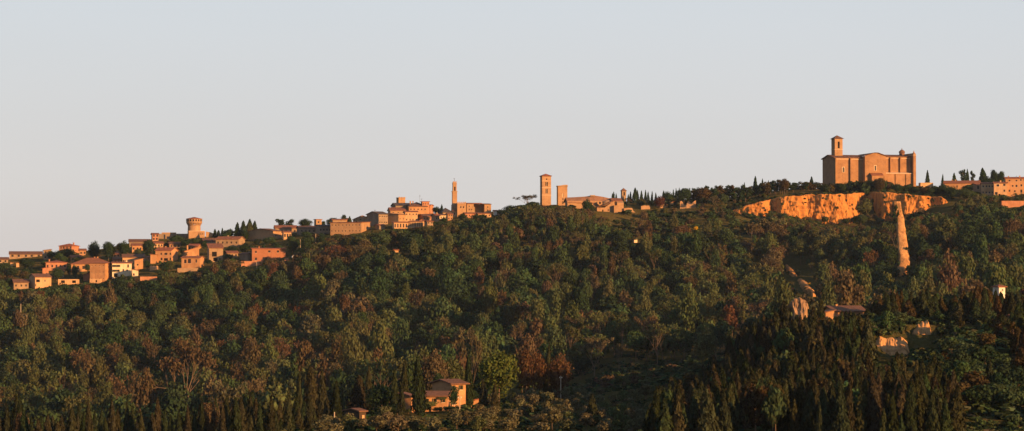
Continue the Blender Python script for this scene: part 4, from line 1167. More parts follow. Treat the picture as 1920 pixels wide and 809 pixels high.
antenna('second thinner antenna on the roof beside the squat orange drum', 790.5, 380, 373, hit(780, 399) + 6)
antenna('lone antenna on the dark hall left of the square tower', 703, 399, 394, hit(706, 424) + 6)
# satellite dish: pale ball by the brick building
root = empty('water_tank', pt(550, 486, hit(550, 488)), 0, 'small white spherical tank right of the red brick building', 'tank')
MB().lathe([(.02, 1.9), (.5, 1.75), (.85, 1.3), (.95, .9), (.8, .45), (.4, .1), (.3, -2)][::-1], 14).build('shell', M['white'], root, True)
MB().lathe([(.3, 1.88), (.3, 2.05), (.1, 2.1)], 8).build('cap', M['metal'], root)
# ------------------------------------------------------------------ cliff and bare clay
def grid_obj(name, P, mat, label):
    ny, nx = P.shape[:2]
    idx = np.arange(nx * ny).reshape(ny, nx)
    F = np.stack([idx[:-1, :-1], idx[:-1, 1:], idx[1:, 1:], idx[1:, :-1]], -1).reshape(-1, 4)
    o = link(bpy.data.objects.new(name, mesh_np(name, P.reshape(-1, 3), F, [mat], None, False)))
    return tag(o, label, None, None, 'structure')

def cliff():
    us = np.arange(1366, 1803, 1.0)
    nt = 54
    T = np.linspace(0, 1, nt)
    P = np.zeros((nt + 4, len(us), 3))
    Dc = cliff_dist(us)
    edge = np.interp(us, CLU, CLV, left=404, right=402)
    ztop = zrow(edge + 1.3 * fbm(us / 9.0, us * 0, 41, 3), Dc)
    Db = Dc - 16
    xb = (us - 960) * K * Db
    zb = ground(xb, Db) - 5
    for i, t in enumerate(T):
        z = zb + (ztop - zb) * t
        flute = 1.7 * fbm(us / 19.0, us * 0 + t * 1.6, 21, 3)
        rough = .45 * fbm(us / 1.8, z / 1.2, 33, 3) + .75 * fbm(us / 5.0, z / 2.2, 31, 4) + .9 * np.maximum(0, vnoise(us / 13.0, z / 5.0, 35) - .2)
        ledge = .7 * vnoise(z / 4.2 + us / 60.0, us / 45.0, 77)
        D = Dc - 5.0 - 8.0 * (1 - t) ** 1.3 - (flute + rough + ledge) * (1 - 0.35 * t)
        P[i, :, 0] = (us - 960) * K * D; P[i, :, 1] = D; P[i, :, 2] = z
    for j, (dd, dz) in enumerate(((3.0, .5), (6.0, .5), (10.0, .4), (14.0, -1.5))):
        D = Dc - 5 + dd
        P[nt + j, :, 0] = (us - 960) * K * D; P[nt + j, :, 1] = D; P[nt + j, :, 2] = ztop + dz
    grid_obj('cliff', P, M['clay'], 'long bright orange clay cliff below the big church')
cliff()

def scar(name, label, path, mat, d0, d1, lift=2.5, rough=0.8, seed=1, Ds=None, closed=False):
    """a bare clay rib or slip that follows the slope; path = (u, v, width_px) from the bottom up"""
    n = 60
    tt = np.linspace(0, 1, len(path)); q = np.linspace(0, 1, n)
    u = np.interp(q, tt, [p[0] for p in path]); v = np.interp(q, tt, [p[1] for p in path]); w = np.interp(q, tt, [p[2] for p in path])
    if Ds is not None: D = np.interp(q, tt, Ds)
    else:
        D = np.array([hit(a, b, d0, d1) for a, b in zip(u, v)])
        D = np.maximum.accumulate(D) - 7.0
    m = 17
    P = np.zeros((n + 1, m, 3))
    for i in range(n):
        z = float(zrow(v[i], D[i])); s = K * D[i]
        x = (u[i] - 960) * s
        for k in range(m):
            a = (2 if closed else 1) * math.pi * k / (m - 1)
            ww = w[i] * s / 2 * (1 + .25 * float(vnoise(i / 4.0, k * .0 + (7 if k < m / 2 else 19), seed)))
            dz = rough * float(fbm(i / 5.0, k / 3.0, seed, 3))
            if closed:
                dz *= 1 if k < m - 1 else 0
                kk = (k % (m - 1)) * 1.0
                rr_ = 1 + .20 * float(vnoise(kk * 1.1 + 3, i / 22.0, seed + 3)) + .11 * float(fbm(kk * .9, i / 2.2, seed + 5, 3))
                ca, sa = math.cos(a), math.sin(a)
                ca, sa = math.copysign(abs(ca) ** .7, ca), math.copysign(abs(sa) ** .7, sa)
                P[i, k] = (x - w[i] * s / 2 * rr_ * ca, D[i] - sa * w[i] * s * .55 * rr_ - dz * .3, z)
                continue
            P[i, k] = (x - ww * math.cos(a), D[i] - math.sin(a) * (1.5 + .3 * w[i] * s) - dz, z - lift * (1 - math.sin(a) ** .5) * 2 - (3 if k in (0, m - 1) else 0))
    P[n] = P[n - 1] + np.array([0, 6, -6])
    P = np.concatenate([P[:1] + np.array([0, -0.5, -7]), P])
    grid_obj(name, P, mat, label)
    for i in range(0, n, 4):
        PROT.append((u[i] - w[i] * .38, u[i] + w[i] * .38, v[i] - 6, v[i] + 5, D[i] - 2))
        SUNP.append(((u[i] - 960) * K * D[i], D[i] - 2, float(zrow(v[i], D[i])) + (1 if closed else 2.5)))
        FOOT.append(((u[i] - 960) * K * D[i], D[i], w[i] * K * D[i] * .6 + 1.5))

scar('clay_pinnacle', 'tall pale clay pinnacle standing below the right end of the orange cliff',
     [(1691, 519, 13), (1692, 508, 20), (1694, 490, 21), (1692, 465, 18), (1690, 440, 15), (1688, 415, 14), (1684, 398, 14), (1681, 378, 14)], M['pinclay'], 1300, 1560, 1.0, 1.0, 5, Ds=[hit(1690, 517, 1200, 1500) + q for q in (-1, 0, 3, 7, 12, 17, 20, 22)], closed=True)
scar('clay_slip', 'lower orange clay slip with scattered scrub on the slope left of the pinnacle', [(1525, 551, 10), (1516, 542, 20), (1508, 532, 21), (1500, 522, 12)], M['paleclay'], 1250, 1500, 1.2, .8, 9)
scar('clay_slip', 'upper small orange clay slip above the lower one', [(1488, 514, 11), (1481, 505, 14), (1474, 496, 8)], M['paleclay'], 1250, 1500, 1.0, .8, 12)
def bank(name, label, top, bot, D0, seed, mat, batter=5.0):
    n, m = 90, 26
    q = np.linspace(0, 1, n)
    tu = np.interp(q, np.linspace(0, 1, len(top)), [p[0] for p in top]); tv = np.interp(q, np.linspace(0, 1, len(top)), [p[1] for p in top])
    bu = np.interp(q, np.linspace(0, 1, len(bot)), [p[0] for p in bot]); bv = np.interp(q, np.linspace(0, 1, len(bot)), [p[1] for p in bot])
    P = np.zeros((m + 3, n, 3))
    for i in range(m):
        t = i / (m - 1)
        u = bu + (tu - bu) * t; v = bv + (tv - bv) * t + 1.2 * fbm(u / 6.0, u * 0 + t, seed, 3) * (t > .9)
        D = D0 - batter * (1 - t) - .45 * fbm(u / 12.0, v / 10.0, seed, 4) - .5 * fbm(u / 3.2, v / 14.0, seed + 2, 3)
        e = np.clip(1 - np.minimum(q, 1 - q) / .16, 0, 1)
        D = D + 7 * e ** 2
        v = v + 5 * e ** 2 * t
        P[i, :, 0] = (u - 960) * K * D; P[i, :, 1] = D; P[i, :, 2] = zrow(v, D)
    for j, (a, b) in enumerate(((1.5, .3), (5, 0), (9, -3))):
        P[m + j] = P[m - 1] + np.array([0, a, b])
    P = np.concatenate([P[:1] + np.array([0, 0.5, -4]), P])
    grid_obj(name, P, mat, label)
    for i in range(0, n, 5):
        PROT.append((min(tu[i], bu[i]) - 1, max(tu[i], bu[i]) + 1, tv[i] - 2, bv[i] - 1, D0))
        for q in (.25, .75): SUNP.append((((tu[i] + bu[i]) / 2 - 960) * K * D0, D0 - 3, float(zrow(tv[i] * q + bv[i] * (1 - q), D0))))
    return P
bank('clay_bank', 'pale orange clay bank facing the valley below the tall hilltop cypresses', [(1634, 646), (1642, 641), (1650, 633), (1660, 637), (1668, 635), (1680, 638), (1690, 634), (1700, 640), (1706, 652)], [(1634, 656), (1643, 664), (1652, 670), (1661, 674), (1668, 667), (1680, 664), (1690, 663), (1700, 668), (1707, 664)], 634, 3, M['paleclay'], 9.0)
bank('clay_bank', 'smaller curved clay scar just above and right of the pale clay bank', [(1696, 622), (1704, 619), (1714, 614), (1728, 607), (1740, 604), (1745, 618), (1752, 640)], [(1696, 644), (1704, 642), (1712, 626), (1722, 624), (1732, 630), (1739, 640), (1751, 646)], 672, 8, M['paleclay'], 6.0)

bank('clay_bank', 'crumbly pinkish clay bank among dark trees left of the low hilltop farm', [(1480, 572), (1488, 563), (1500, 561), (1512, 565), (1517, 574)], [(1486, 578), (1493, 590), (1500, 592), (1506, 586), (1514, 580)], 782, 14, M['dullclay'], 4.0)
# keep the cliff face and pinnacle free of leaves and in the sun
for u in range(1376, 1790, 6):
    vt = float(np.interp(u, CLU, CLV)) - 1
    vb = float(np.interp(u, [1376, 1392, 1400, 1440, 1480, 1540, 1590, 1600, 1650, 1662, 1690, 1710, 1740, 1775, 1790], [398, 412, 408, 401, 404, 418, 424, 420, 424, 414, 420, 402, 396, 398, 402]))
    PROT.append((u - 3, u + 3, vt, vb, 1548))
    if not 1605 < u < 1650:
        for q in (.3, .7): SUNP.append(((u - 960) * K * 1556, 1556, float(zrow(vt + (vb - vt) * q, 1556))))
# ------------------------------------------------------------------ foliage materials
def foliage_mat(name, attr):
    m, t, out = new_mat(name)
    if attr:
        a = N(t, 'ShaderNodeAttribute'); a.attribute_name = 'tint'; base = a.outputs['Color']
    else:
        base = t.nodes.new('ShaderNodeObjectInfo').outputs['Color']
    g = t.nodes.new('ShaderNodeNewGeometry')
    f = ramp(t, g.outputs['Random Per Island'], [(0.0, 0.55), (0.5, 0.95), (1.0, 1.4)])
    c = mix(t, base, f, 1.0, 'MULTIPLY')
    hs = N(t, 'ShaderNodeHueSaturation'); t.links.new(c, hs.inputs['Color'])
    hr = N(t, 'ShaderNodeMath', operation='MULTIPLY_ADD'); hr.inputs[1].default_value = 0.05; hr.inputs[2].default_value = 0.475
    t.links.new(g.outputs['Random Per Island'], hr.inputs[0]); t.links.new(hr.outputs[0], hs.inputs['Hue'])
    d = N(t, 'ShaderNodeBsdfDiffuse'); t.links.new(hs.outputs[0], d.inputs['Color'])
    tr = N(t, 'ShaderNodeBsdfTranslucent'); t.links.new(hs.outputs[0], tr.inputs['Color'])
    mx = N(t, 'ShaderNodeMixShader'); mx.inputs[0].default_value = 0.12
    t.links.new(d.outputs[0], mx.inputs[1]); t.links.new(tr.outputs[0], mx.inputs[2])
    t.links.new(mx.outputs[0], out.inputs[0])
    return m
FOL = foliage_mat('foliage', False)
FOLS = foliage_mat('forest_foliage', True)
BARK = plain('brown_bark', (0.13, 0.095, 0.065), 0.95, 0.1)
PALEBARK = plain('pale_bark', (0.14, 0.11, 0.08), 0.95, 0.1)

# ------------------------------------------------------------------ tree prototypes, unit height and width
def quads(c, nrm, size, rng, asp=1.0):
    n = len(c)
    nrm = nrm / np.maximum(np.linalg.norm(nrm, axis=1, keepdims=True), 1e-6)
    a = rng.normal(size=(n, 3))
    t = np.cross(nrm, a); t /= np.maximum(np.linalg.norm(t, axis=1, keepdims=True), 1e-6)
    b = np.cross(nrm, t)
    s = (size * rng.uniform(.6, 1.35, n))[:, None]
    t = t * s; b = b * s * asp
    k1 = rng.uniform(.5, 1.0, (n, 1)); k2 = rng.uniform(.5, 1.0, (n, 1))
    V = np.stack([c - t, c - b * k1, c + t * k2, c + b], 1).reshape(-1, 3)
    F = np.arange(n * 4).reshape(n, 4)
    return V, F

def tubes(segs, n=4):
    """segs: (a, b, ra, rb)"""
    V, F = [], []
    k = 0
    for a, b, ra, rb in segs:
        a = np.array(a, float); b = np.array(b, float)
        d = b - a; d /= max(np.linalg.norm(d), 1e-9)
        s = np.cross(d, [0, 0, 1.0] if abs(d[2]) < .9 else [1.0, 0, 0]); s /= np.linalg.norm(s)
        t = np.cross(d, s)
        for c, r in ((a, ra), (b, rb)):
            for i in range(n):
                w = 2 * math.pi * i / n
                V.append(c + (s * math.cos(w) + t * math.sin(w)) * r)
        for i in range(n):
            j = (i + 1) % n
            F.append((k + i, k + n + i, k + n + j, k + j))
        k += 2 * n
    return np.array(V), np.array(F)

def sph(n, rng):
    d = rng.normal(size=(n, 3))
    return d / np.linalg.norm(d, axis=1, keepdims=True)

def proto_broad(rng, nl, leaf, nlobe=18, zlo=.22, tall=False, loose=0.0):
    C, Nn = [], []
    lobes = []
    for i in range(nlobe):
        d = sph(1, rng)[0]
        rl = rng.uniform(.15, .27) * (0.75 if tall else 1)
        rad = (rng.random() ** .45) * (.5 - rl * .8)
        zc = (zlo + 1) / 2; hh = (1 - zlo) / 2
        p = np.array([d[0] * rad * (0.9 if not tall else .8), d[1] * rad * (0.9 if not tall else .8), zc + d[2] * (hh - rl * .7) * rng.random() ** .4])
        shrink = 1 - .35 * max(0, (p[2] - zc) / hh)
        p[:2] *= shrink
        lobes.append((p, rl))
    tot = sum(r * r for _, r in lobes)
    for p, r in lobes:
        k = max(6, int(nl * r * r / tot))
        d = sph(k, rng); d[:, 2] = np.abs(d[:, 2]) * np.where(rng.random(k) < .75, 1, -1)
        rr = r * (.62 + .45 * rng.random(k) + loose * rng.random(k))
        C.append(p + d * rr[:, None] * np.array([1, 1, .85]))
        Nn.append(d + rng.normal(size=(k, 3)) * .38)
    V, F = quads(np.concatenate(C), np.concatenate(Nn), leaf, rng)
    segs = [((0, 0, -.12), (0.01, 0, .3), .024, .018), ((0.01, 0, .3), (0, .01, .62), .018, .008)]
    for p, r in lobes[:6]:
        segs.append(((0.01, 0, .28 + .1 * rng.random()), tuple(p), .010, .004))
    return V, F, segs

def proto_bare(rng, nl, leaf, spread=.5):
    segs, tips = [], []
    def grow(a, d, L, r, lev):
        b = a + d * L
        segs.append((a, b, r, r * .62))
        if lev == 0:
            tips.append(b); return
        for i in range(rng.integers(2, 4) if lev > 1 else 3):
            e = d + rng.normal(size=3) * spread * .75 + np.array([0, 0, .18]); e /= np.linalg.norm(e)
            grow(b, e, L * rng.uniform(.62, .86), r * .6, lev - 1)
    grow(np.array([0, 0, -.1]), np.array([0, 0, 1.0]), .34, .03, 0)
    tips.clear()
    for i in range(4):
        e = np.array([rng.normal() * spread, rng.normal() * spread, 1.0]); e /= np.linalg.norm(e)
        grow(np.array([0, 0, .22]), e, .24, .016, 4)
    P = np.array(tips)
    zmax = np.percentile(P[:, 2], 97); wmax = np.percentile(np.abs(P[:, :2]), 97) * 2
    sc = np.array([1 / wmax, 1 / wmax, 1 / zmax])
    segs = [(np.array(a) * sc, np.array(b) * sc, max(ra * .7, .0020), max(rb * .7, .0014)) for a, b, ra, rb in segs]
    k = rng.integers(0, len(P), nl)
    c = P[k] * sc + rng.normal(size=(nl, 3)) * .028
    V, F = quads(c, sph(nl, rng), leaf, rng, .6)
    return V, F, segs

def proto_cypress(rng, nl, leaf, fat=1.0):
    h = rng.random(nl) ** 1.12
    prof = np.minimum(1, (h + .02) / .13) * (1 - h) ** .62 * (1.25 - .25 * h)
    th = rng.random(nl) * 2 * math.pi
    q1, q2, q3 = rng.random(3) * 6.28
    streak = 1 + .15 * np.sin(th * 3 + h * 7 + q1) + .13 * np.sin(th * 5 - h * 19 + q2) + .10 * np.sin(h * 31 + th * 2 + q3)
    r = .47 * prof / 1.05 * streak * (.72 + .34 * rng.random(nl))
    lean = .03 * np.sin(h * 5 + rng.random() * 6)
    c = np.stack([r * np.cos(th) + lean, r * np.sin(th), .02 + h * .98], 1)
    nn = np.stack([np.cos(th), np.sin(th), .35 + 0 * th], 1) + rng.normal(size=(nl, 3)) * .45
    n = nn / np.linalg.norm(nn, axis=1, keepdims=True)
    up = np.array([0, 0, 1.0]) + rng.normal(size=(nl, 3)) * .25
    t = up - n * (up * n).sum(1, keepdims=True); t /= np.linalg.norm(t, axis=1, keepdims=True)
    b = np.cross(n, t)
    s = (leaf * rng.uniform(.6, 1.3, nl))[:, None]
    st = s * np.array([1, 1, .42]) * 1.5
    V = np.stack([c - t * st, c - b * s * .9, c + t * st * 1.2, c + b * s * .9], 1).reshape(-1, 3)
    return V, np.arange(nl * 4).reshape(nl, 4), [((0, 0, -.08), (0, 0, .75), .05, .012)]

def proto_pine(rng, nl, leaf):
    C, Nn = [], []
    n = 15
    segs = [((0, 0, -.1), (.02, 0, .45), .03, .024), ((.02, 0, .45), (0, .01, .9), .024, .008)]
    for i in range(n):
        z = .34 + .6 * i / (n - 1)
        w = .46 * math.sin(math.pi * min(1, .30 + .62 * (1 - (z - .34) / .66))) * rng.uniform(.65, 1.1)
        a = rng.random() * 6.28
        p = np.array([w * math.cos(a) * .72, w * math.sin(a) * .72, z])
        k = nl // n
        d = sph(k, rng)
        C.append(p + d * np.array([.20, .20, .085]) * (.6 + .5 * rng.random(k))[:, None])
        Nn.append(d * np.array([1, 1, 1.6]) + rng.normal(size=(k, 3)) * .5)
        segs.append(((.01, 0, z - .1), tuple(p), .010, .004))
    V, F = quads(np.concatenate(C), np.concatenate(Nn), leaf, rng)
    return V, F, segs

def make_meshes(name, V, F, segs, bark, fol=None, split=False):
    """one mesh (trunk inside) or a crown and a trunk mesh"""
    TV_, TF_ = tubes(segs)
    if split:
        return mesh_np(name + '_crown', V, F, [fol or FOL]), mesh_np(name + '_trunk', TV_, TF_, [bark])
    v = np.concatenate([V, TV_]); f = np.concatenate([F, TF_ + len(V)])
    mi = np.concatenate([np.zeros(len(F), int), np.ones(len(TF_), int)])
    return mesh_np(name, v, f, [fol or FOL, bark], mi)

class Kind:
    def __init__(self, name, gen, n, bark, split, lo=None):
        self.name, self.split = name, split
        self.me, self.lo = [], []
        for i in range(n):
            r = np.random.default_rng(1000 + 37 * i + sum(map(ord, name)))
            self.me.append(make_meshes(name, *gen(r), bark, None, split))
            if lo:
                r = np.random.default_rng(1000 + 37 * i + sum(map(ord, name)))
                V, F, segs = lo(r)
                tv, tf = tubes(segs[:3], 3)
                self.lo.append((V, F, tv, tf))

KD = {
 'broad': Kind('broadleaf_tree', lambda r: proto_broad(r, 2100, .034, 22, .2, False, .16), 8, BARK, False, lambda r: proto_broad(r, 900, .050, 22, .2, False, .16)),
 'tall': Kind('poplar_tree', lambda r: proto_broad(r, 1500, .034, 22, .2, True, .4), 5, PALEBARK, False, lambda r: proto_broad(r, 600, .054, 22, .2, True, .4)),
 'loose': Kind('thin_crowned_tree', lambda r: proto_bare(r, 1000, .034), 4, PALEBARK, False, lambda r: proto_bare(r, 500, .05)),
 'big': Kind('large_tree', lambda r: proto_broad(r, 3600, .026, 40, .12, False, .15), 3, BARK, True),
 'bare': Kind('bare_tree', lambda r: proto_bare(r, 1500, .026, .42), 3, PALEBARK, True),
 'cypress': Kind('cypress_tree', lambda r: proto_cypress(r, 1700, .055), 6, BARK, True),
 'pine': Kind('pine_tree', lambda r: proto_pine(r, 900, .05), 4, BARK, True),
 'olive': Kind('olive_tree', lambda r: proto_broad(r, 620, .055, 14, .16, False, .25), 4, BARK, True),
 'shrub': Kind('shrub', lambda r: proto_broad(r, 420, .075, 12, -.1), 5, BARK, False),
}
# base colours
DK = (0.025, 0.048, 0.024); GR = (0.042, 0.072, 0.033); OL = (0.070, 0.088, 0.039); YG = (0.078, 0.100, 0.026)
RU = (0.082, 0.062, 0.038); RD = (0.095, 0.052, 0.033); TAN = (0.085, 0.077, 0.047); CY = (0.025, 0.035, 0.018); CYR = (0.036, 0.039, 0.022)
OLV = (0.100, 0.098, 0.056); BROOM = (0.42, 0.26, 0.02)

def jit(c, a=.18):
    k = random.uniform(1 - a, 1 + a)
    return tuple(x * k * random.uniform(1 - a * .5, 1 + a * .5) for x in c)

NTREE = {}
def tree(kind, x, y, h, w, tint, label, group=None, cat='tree', name=None, sink=.0, z=None):
    k = KD[kind]
    i = random.randrange(len(k.me))
    name = name or k.name
    if z is None: z = gz(x, y)
    rot = random.uniform(0, 6.28)
    lean = random.uniform(-.035, .035), random.uniform(-.035, .035)
    if k.split:
        root = bpy.data.objects.new(name, None)
        for part, me in zip(('crown', 'trunk'), k.me[i]):
            o = bpy.data.objects.new(part, me); link(o); o.parent = root
            if part == 'crown': o.color = (*tint, 1)
    else:
        root = bpy.data.objects.new(name, k.me[i]); root.color = (*tint, 1)
    link(root)
    root.location = (x, y, z - sink); root.scale = (w, w, h)
    root.rotation_euler = (lean[0] + (0), lean[1], rot)
    tag(root, label, cat, group)
    return root

def blocked(u, v0, v1, hw, D, slack=0.0):
    """does a tree (columns u-hw..u+hw, rows v0 top .. v1) stand in front of a kept-clear area?"""
    for a, b, c, d, DD in PROT:
        if D < DD + 1 and u + hw * .75 > a + slack and u - hw * .75 < b - slack and v0 < d and v1 > c: return True
    return False
PA = None
def blocked_fast(u, v0, v1, hw, D):
    global PA
    if PA is None or len(PA) != len(PROT): PA = np.array(PROT)
    q = PA
    return bool(np.any((D < q[:, 4] + 1) & (u + hw * .75 > q[:, 0]) & (u - hw * .75 < q[:, 1]) & (v0 < q[:, 3]) & (v1 > q[:, 2])))
def footed(x, y, r=0.0):
    for a, b, c in FOOT:
        if (x - a) ** 2 + (y - b) ** 2 < (c + r) ** 2: return True
    return False

SA = None
def shades(x, y, z, h, w):
    """would a tree of height h standing at (x, y, z) cast its shadow on a point that must stay lit?"""
    global SA
    if SA is None or len(SA) != len(SUNP): SA = np.array(SUNP)
    dx, dy = math.sin(SUN_AZ), -math.cos(SUN_AZ)
    t = (x - SA[:, 0]) * dx + (y - SA[:, 1]) * dy
    c = np.abs((x - SA[:, 0]) * dy - (y - SA[:, 1]) * dx)
    ray = SA[:, 2] + t * math.tan(SUN_EL)
    return bool(np.any((t > 0) & (t < 90) & (c < w * .55) & (ray < z + h * .95)))

SKY_U = [-100, 0, 300, 560, 700, 800, 900, 940, 960, 985, 1010, 1040, 1080, 1120, 1150, 1200, 1240, 1290, 1310, 1400, 1500, 1640, 1780, 1800, 1850, 2050]
SKY_V = [520, 520, 505, 470, 432, 424, 410, 398, 390, 384, 386, 388, 386, 392, 405, 396, 388, 384, 372, 352, 350, 345, 352, 356, 362, 372]
# ------------------------------------------------------------------ the forest on the slope
TOWN_U = [-600, 0, 60, 100, 200, 260, 330, 380, 420, 450, 500, 540, 570, 620, 700, 750, 800, 850, 900, 935, 960, 1000]
TOWN_V = [575, 560, 552, 548, 540, 535, 520, 516, 503, 506, 500, 497, 474, 452, 448, 440, 434, 418, 416, 410, 398, 380]   # town ground lies above this row
def zone(u, v, D):
    if v < 425 and u > 940 and D > 1500:
        if u < 1120: return 'below the slender campanile'
        if u < 1375: return 'on the crest between abbey and cliff'
        return 'near the top edge of the orange cliff' if D > 1568 else 'at the foot of the orange cliff'
    if D < 1150:
        return 'low on the slope ' + ('at its left end' if u < 300 else 'behind the farm cypresses' if u < 960 else 'behind the dark meadow' if u < 1320 else 'behind the cypress hill')
    b = [(150, 'under the leftmost town houses'), (300, 'under the cream house'), (450, 'under the dark doorway house'), (580, 'under the red brick building'),
         (720, 'under the brown convent'), (860, 'under the old town'), (960, 'under the palace'), (1130, 'under the abbey'), (1300, 'under the jagged ruin'),
         (1460, 'left of the clay slips'), (1600, 'between clay slips and pinnacle'), (1690, 'just left of the pinnacle'), (1800, 'just right of the pinnacle'), (9999, 'under the big right hand block')]
    w = next(n for lim, n in b if u < lim)
    return ('high on the slope ' if v < 560 else 'half way down the slope ') + w

def density(u, v, x, y):
    """0 keeps a spot bare, 1 is closed forest"""
    if v < np.interp(u, TOWN_U, TOWN_V) and u < 990: return 0.0
    if 1362 < u < 1800 and 1538 < y < 1640 and y > cliff_dist(np.array([u]))[0] - 13: return 0.0 if y < 1574 else .0
    if y < 1010 and u > 990 and u < 1420: return 0.0            # the dark meadow
    if y < 1060 and u > 1120 and u < 1400 and v > 680: return 0.05
    if 1125 < u < 1400 and 395 < v < 452: return .12
    if 1120 < u < 1420 and 395 < v < 474: return .4             # scrubby grass below the abbey
    if 1120 < u < 1300 and v <= 395: return .15
    return 1.0

trees = []
def sow():
    y = 870.0
    while y < 1640:
        sp = float(np.interp(y, [870, 1150, 1350, 1560], [12.5, 10.4, 8.0, 6.8]))
        half = (960 + 460) * K * y
        x = -half + random.uniform(0, sp)
        while x < half:
            xx = x + random.uniform(-.42, .42) * sp; yy = y + random.uniform(-.42, .42) * sp
            trees.append((xx, yy, sp))
            x += sp
        y += sp * .92
sow()
T = np.array(trees)
Zg = ground(T[:, 0], T[:, 1])
UU, VV = proj(T[:, 0], T[:, 1], Zg)
rec = []
clump = fbm(T[:, 0] / 42.0, T[:, 1] / 55.0, 91, 3)
clump2 = fbm(T[:, 0] / 25.0 + 40, T[:, 1] / 25.0, 57, 2)
for i in range(len(T)):
    x, y, sp = T[i]; u, v, z = UU[i], VV[i], Zg[i]
    if u < -400 or u > 2330: continue
    if y > 1600 and u < 1000: continue
    dn = density(u, v, x, y)
    if random.random() > dn * .95: continue
    kind = 'broad'
    q = random.random()
    warm = clump[i]
    if q < .13 + .08 * (warm > .3): kind = 'tall'
    elif q < .24 + .10 * (warm > .2) + .05 * (u > 900): kind = 'loose'
    w = sp * random.uniform(.85, 1.55); h = w * random.uniform(.9, 1.3) * (1.3 if random.random() < .12 else 1)
    if kind == 'tall': w = sp * random.uniform(.6, .95); h = w * random.uniform(1.9, 2.6)
    if kind == 'loose': w = sp * random.uniform(.8, 1.4); h = w * random.uniform(1.15, 1.6)
    if 940 < u < 1130 and v < 435 and kind != 'broad': h *= 1.2
    if v < 474 and u > 1120: h *= .68; w *= .85
    w_max = 10.0 if u > 1000 else 12.5
    if w > w_max: h *= w_max / w; w = w_max
    if y > 1560: h = min(h, 9.5)
    s = K * y
    lim = float(np.interp(u, SKY_U, SKY_V)) + random.uniform(0, 8)
    if y > 1380: h = min(h, max(3.5, (v - lim) * s))
    ok = True
    for sc_ in (1.0, .75, .55, .4):
        if not blocked_fast(u, v - h * sc_ / s, v, w * sc_ / s / 2, y) and not shades(x, y, z, h * sc_, w * sc_): break
    else: ok = False
    if not ok or footed(x, y, 1.0): continue
    h *= sc_; w *= sc_
    r = random.random()
    if kind == 'loose': tint, col = (jit(RU if r < .2 else TAN if r < .5 else RD if r < .53 else OL), 'brownish' if r < .53 else 'olive')
    elif kind == 'tall': tint, col = (jit(OL if r < .55 else GR if r < .8 else RU), 'olive' if r < .55 else 'green' if r < .8 else 'rusty brown')
    else:
        k = warm * .9 + .9 * (r - .5) + .25 * clump2[i]
        if k < -.22: tint, col = jit(DK), 'dark green'
        elif k < .22: tint, col = jit(GR), 'green'
        elif k < .72: tint, col = jit(OL), 'olive'
        elif k < .92: tint, col = jit(TAN), 'brownish'
        else: tint, col = jit(RU), 'rusty brown'
    rec.append([kind, x, y, z, w, h, tint, col, u, v, random.uniform(0, 6.28), random.random()])

# which of them show largest: paint crowns far to near into a small frame
vis_w, vis_h = 960, 405
order = sorted(range(len(rec)), key=lambda i: -rec[i][2])
buf = np.full((vis_h, vis_w), -1, np.int32)
yy_, xx_ = np.mgrid[0:vis_h, 0:vis_w]
for i in order:
    k, x, y, z, w, h, tint, col, u, v, a, b = rec[i]
    s = K * y
    cu, cv, ru, rv = u / 2, (v - .58 * h / s) / 2, w / s / 4 * .9, .42 * h / s / 2
    x0, x1, y0, y1 = int(max(0, cu - ru)), int(min(vis_w, cu + ru + 1)), int(max(0, cv - rv)), int(min(vis_h, cv + rv + 1))
    if x1 <= x0 or y1 <= y0: continue
    sub = ((xx_[y0:y1, x0:x1] - cu) / ru) ** 2 + ((yy_[y0:y1, x0:x1] - cv) / rv) ** 2 < 1
    buf[y0:y1, x0:x1][sub] = i
# the near hill and cypress rows hide the bottom of the slope
fg = np.interp(np.arange(vis_w) * 2, [0, 450, 550, 650, 960, 1080, 1300, 1400, 1500, 1560, 1920], [765, 745, 700, 690, 650, 690, 700, 640, 580, 560, 545])
buf[yy_ * 2 > fg[None, :]] = -1
cnt = np.bincount(buf[buf >= 0], minlength=len(rec))
LIMIT = {'broad': 170, 'tall': 200, 'loose': 260}
KNAME = {'broad': 'broadleaf tree', 'tall': 'tall slim tree', 'loose': 'thin crowned tree'}
single = set()
for k in LIMIT:
    c = sorted((i for i in range(len(rec)) if rec[i][0] == k and cnt[i] > 8), key=lambda i: -cnt[i])[:LIMIT[k]]
    single |= set(c)
nforest = 0
BV, BF, BC, BM_ = [], [], [], []
off = 0
for i, (k, x, y, z, w, h, tint, col, u, v, a, b) in enumerate(rec):
    kd = KD[k]
    if i in single:
        zn = zone(u, v, y)
        o = bpy.data.objects.new(kd.name, kd.me[int(b * len(kd.me))]); link(o)
        o.location = (x, y, z); o.scale = (w, w, h); o.rotation_euler = (0, 0, a); o.color = (*tint, 1)
        tag(o, f'{col} {KNAME[k]} {zn}', 'tree', f'{col} {KNAME[k]}s {zn}')
    elif cnt[i] > 0 or u < 0 or u > 1920 or (y < 1000 and random.random() < .5):
        V, F, tv, tf = kd.lo[int(b * len(kd.lo))]
        c, s_ = math.cos(a), math.sin(a)
        R = np.array([[c, s_, 0], [-s_, c, 0], [0, 0, 1]])
        for vv, ff, mi in ((V, F, 0), (tv, tf, 1)):
            BV.append((vv @ R) * np.array([w, w, h]) + np.array([x, y, z]))
            BF.append(ff + off); off += len(vv)
            BM_.append(np.full(len(ff), mi)); BC.append(np.tile([*tint, 1.0], (len(vv), 1)))
        nforest += 1
me = mesh_np('forest', np.concatenate(BV), np.concatenate(BF), [FOLS, BARK], np.concatenate(BM_))
at = me.attributes.new('tint', 'FLOAT_COLOR', 'POINT')
at.data.foreach_set('color', np.concatenate(BC).astype(np.float32).ravel())
o = link(bpy.data.objects.new('forest', me))
tag(o, 'mixed spring woodland filling the gaps of the long hillside', None, None, 'stuff')
print('forest candidates', len(rec), 'single', len(single), 'in stuff', nforest)
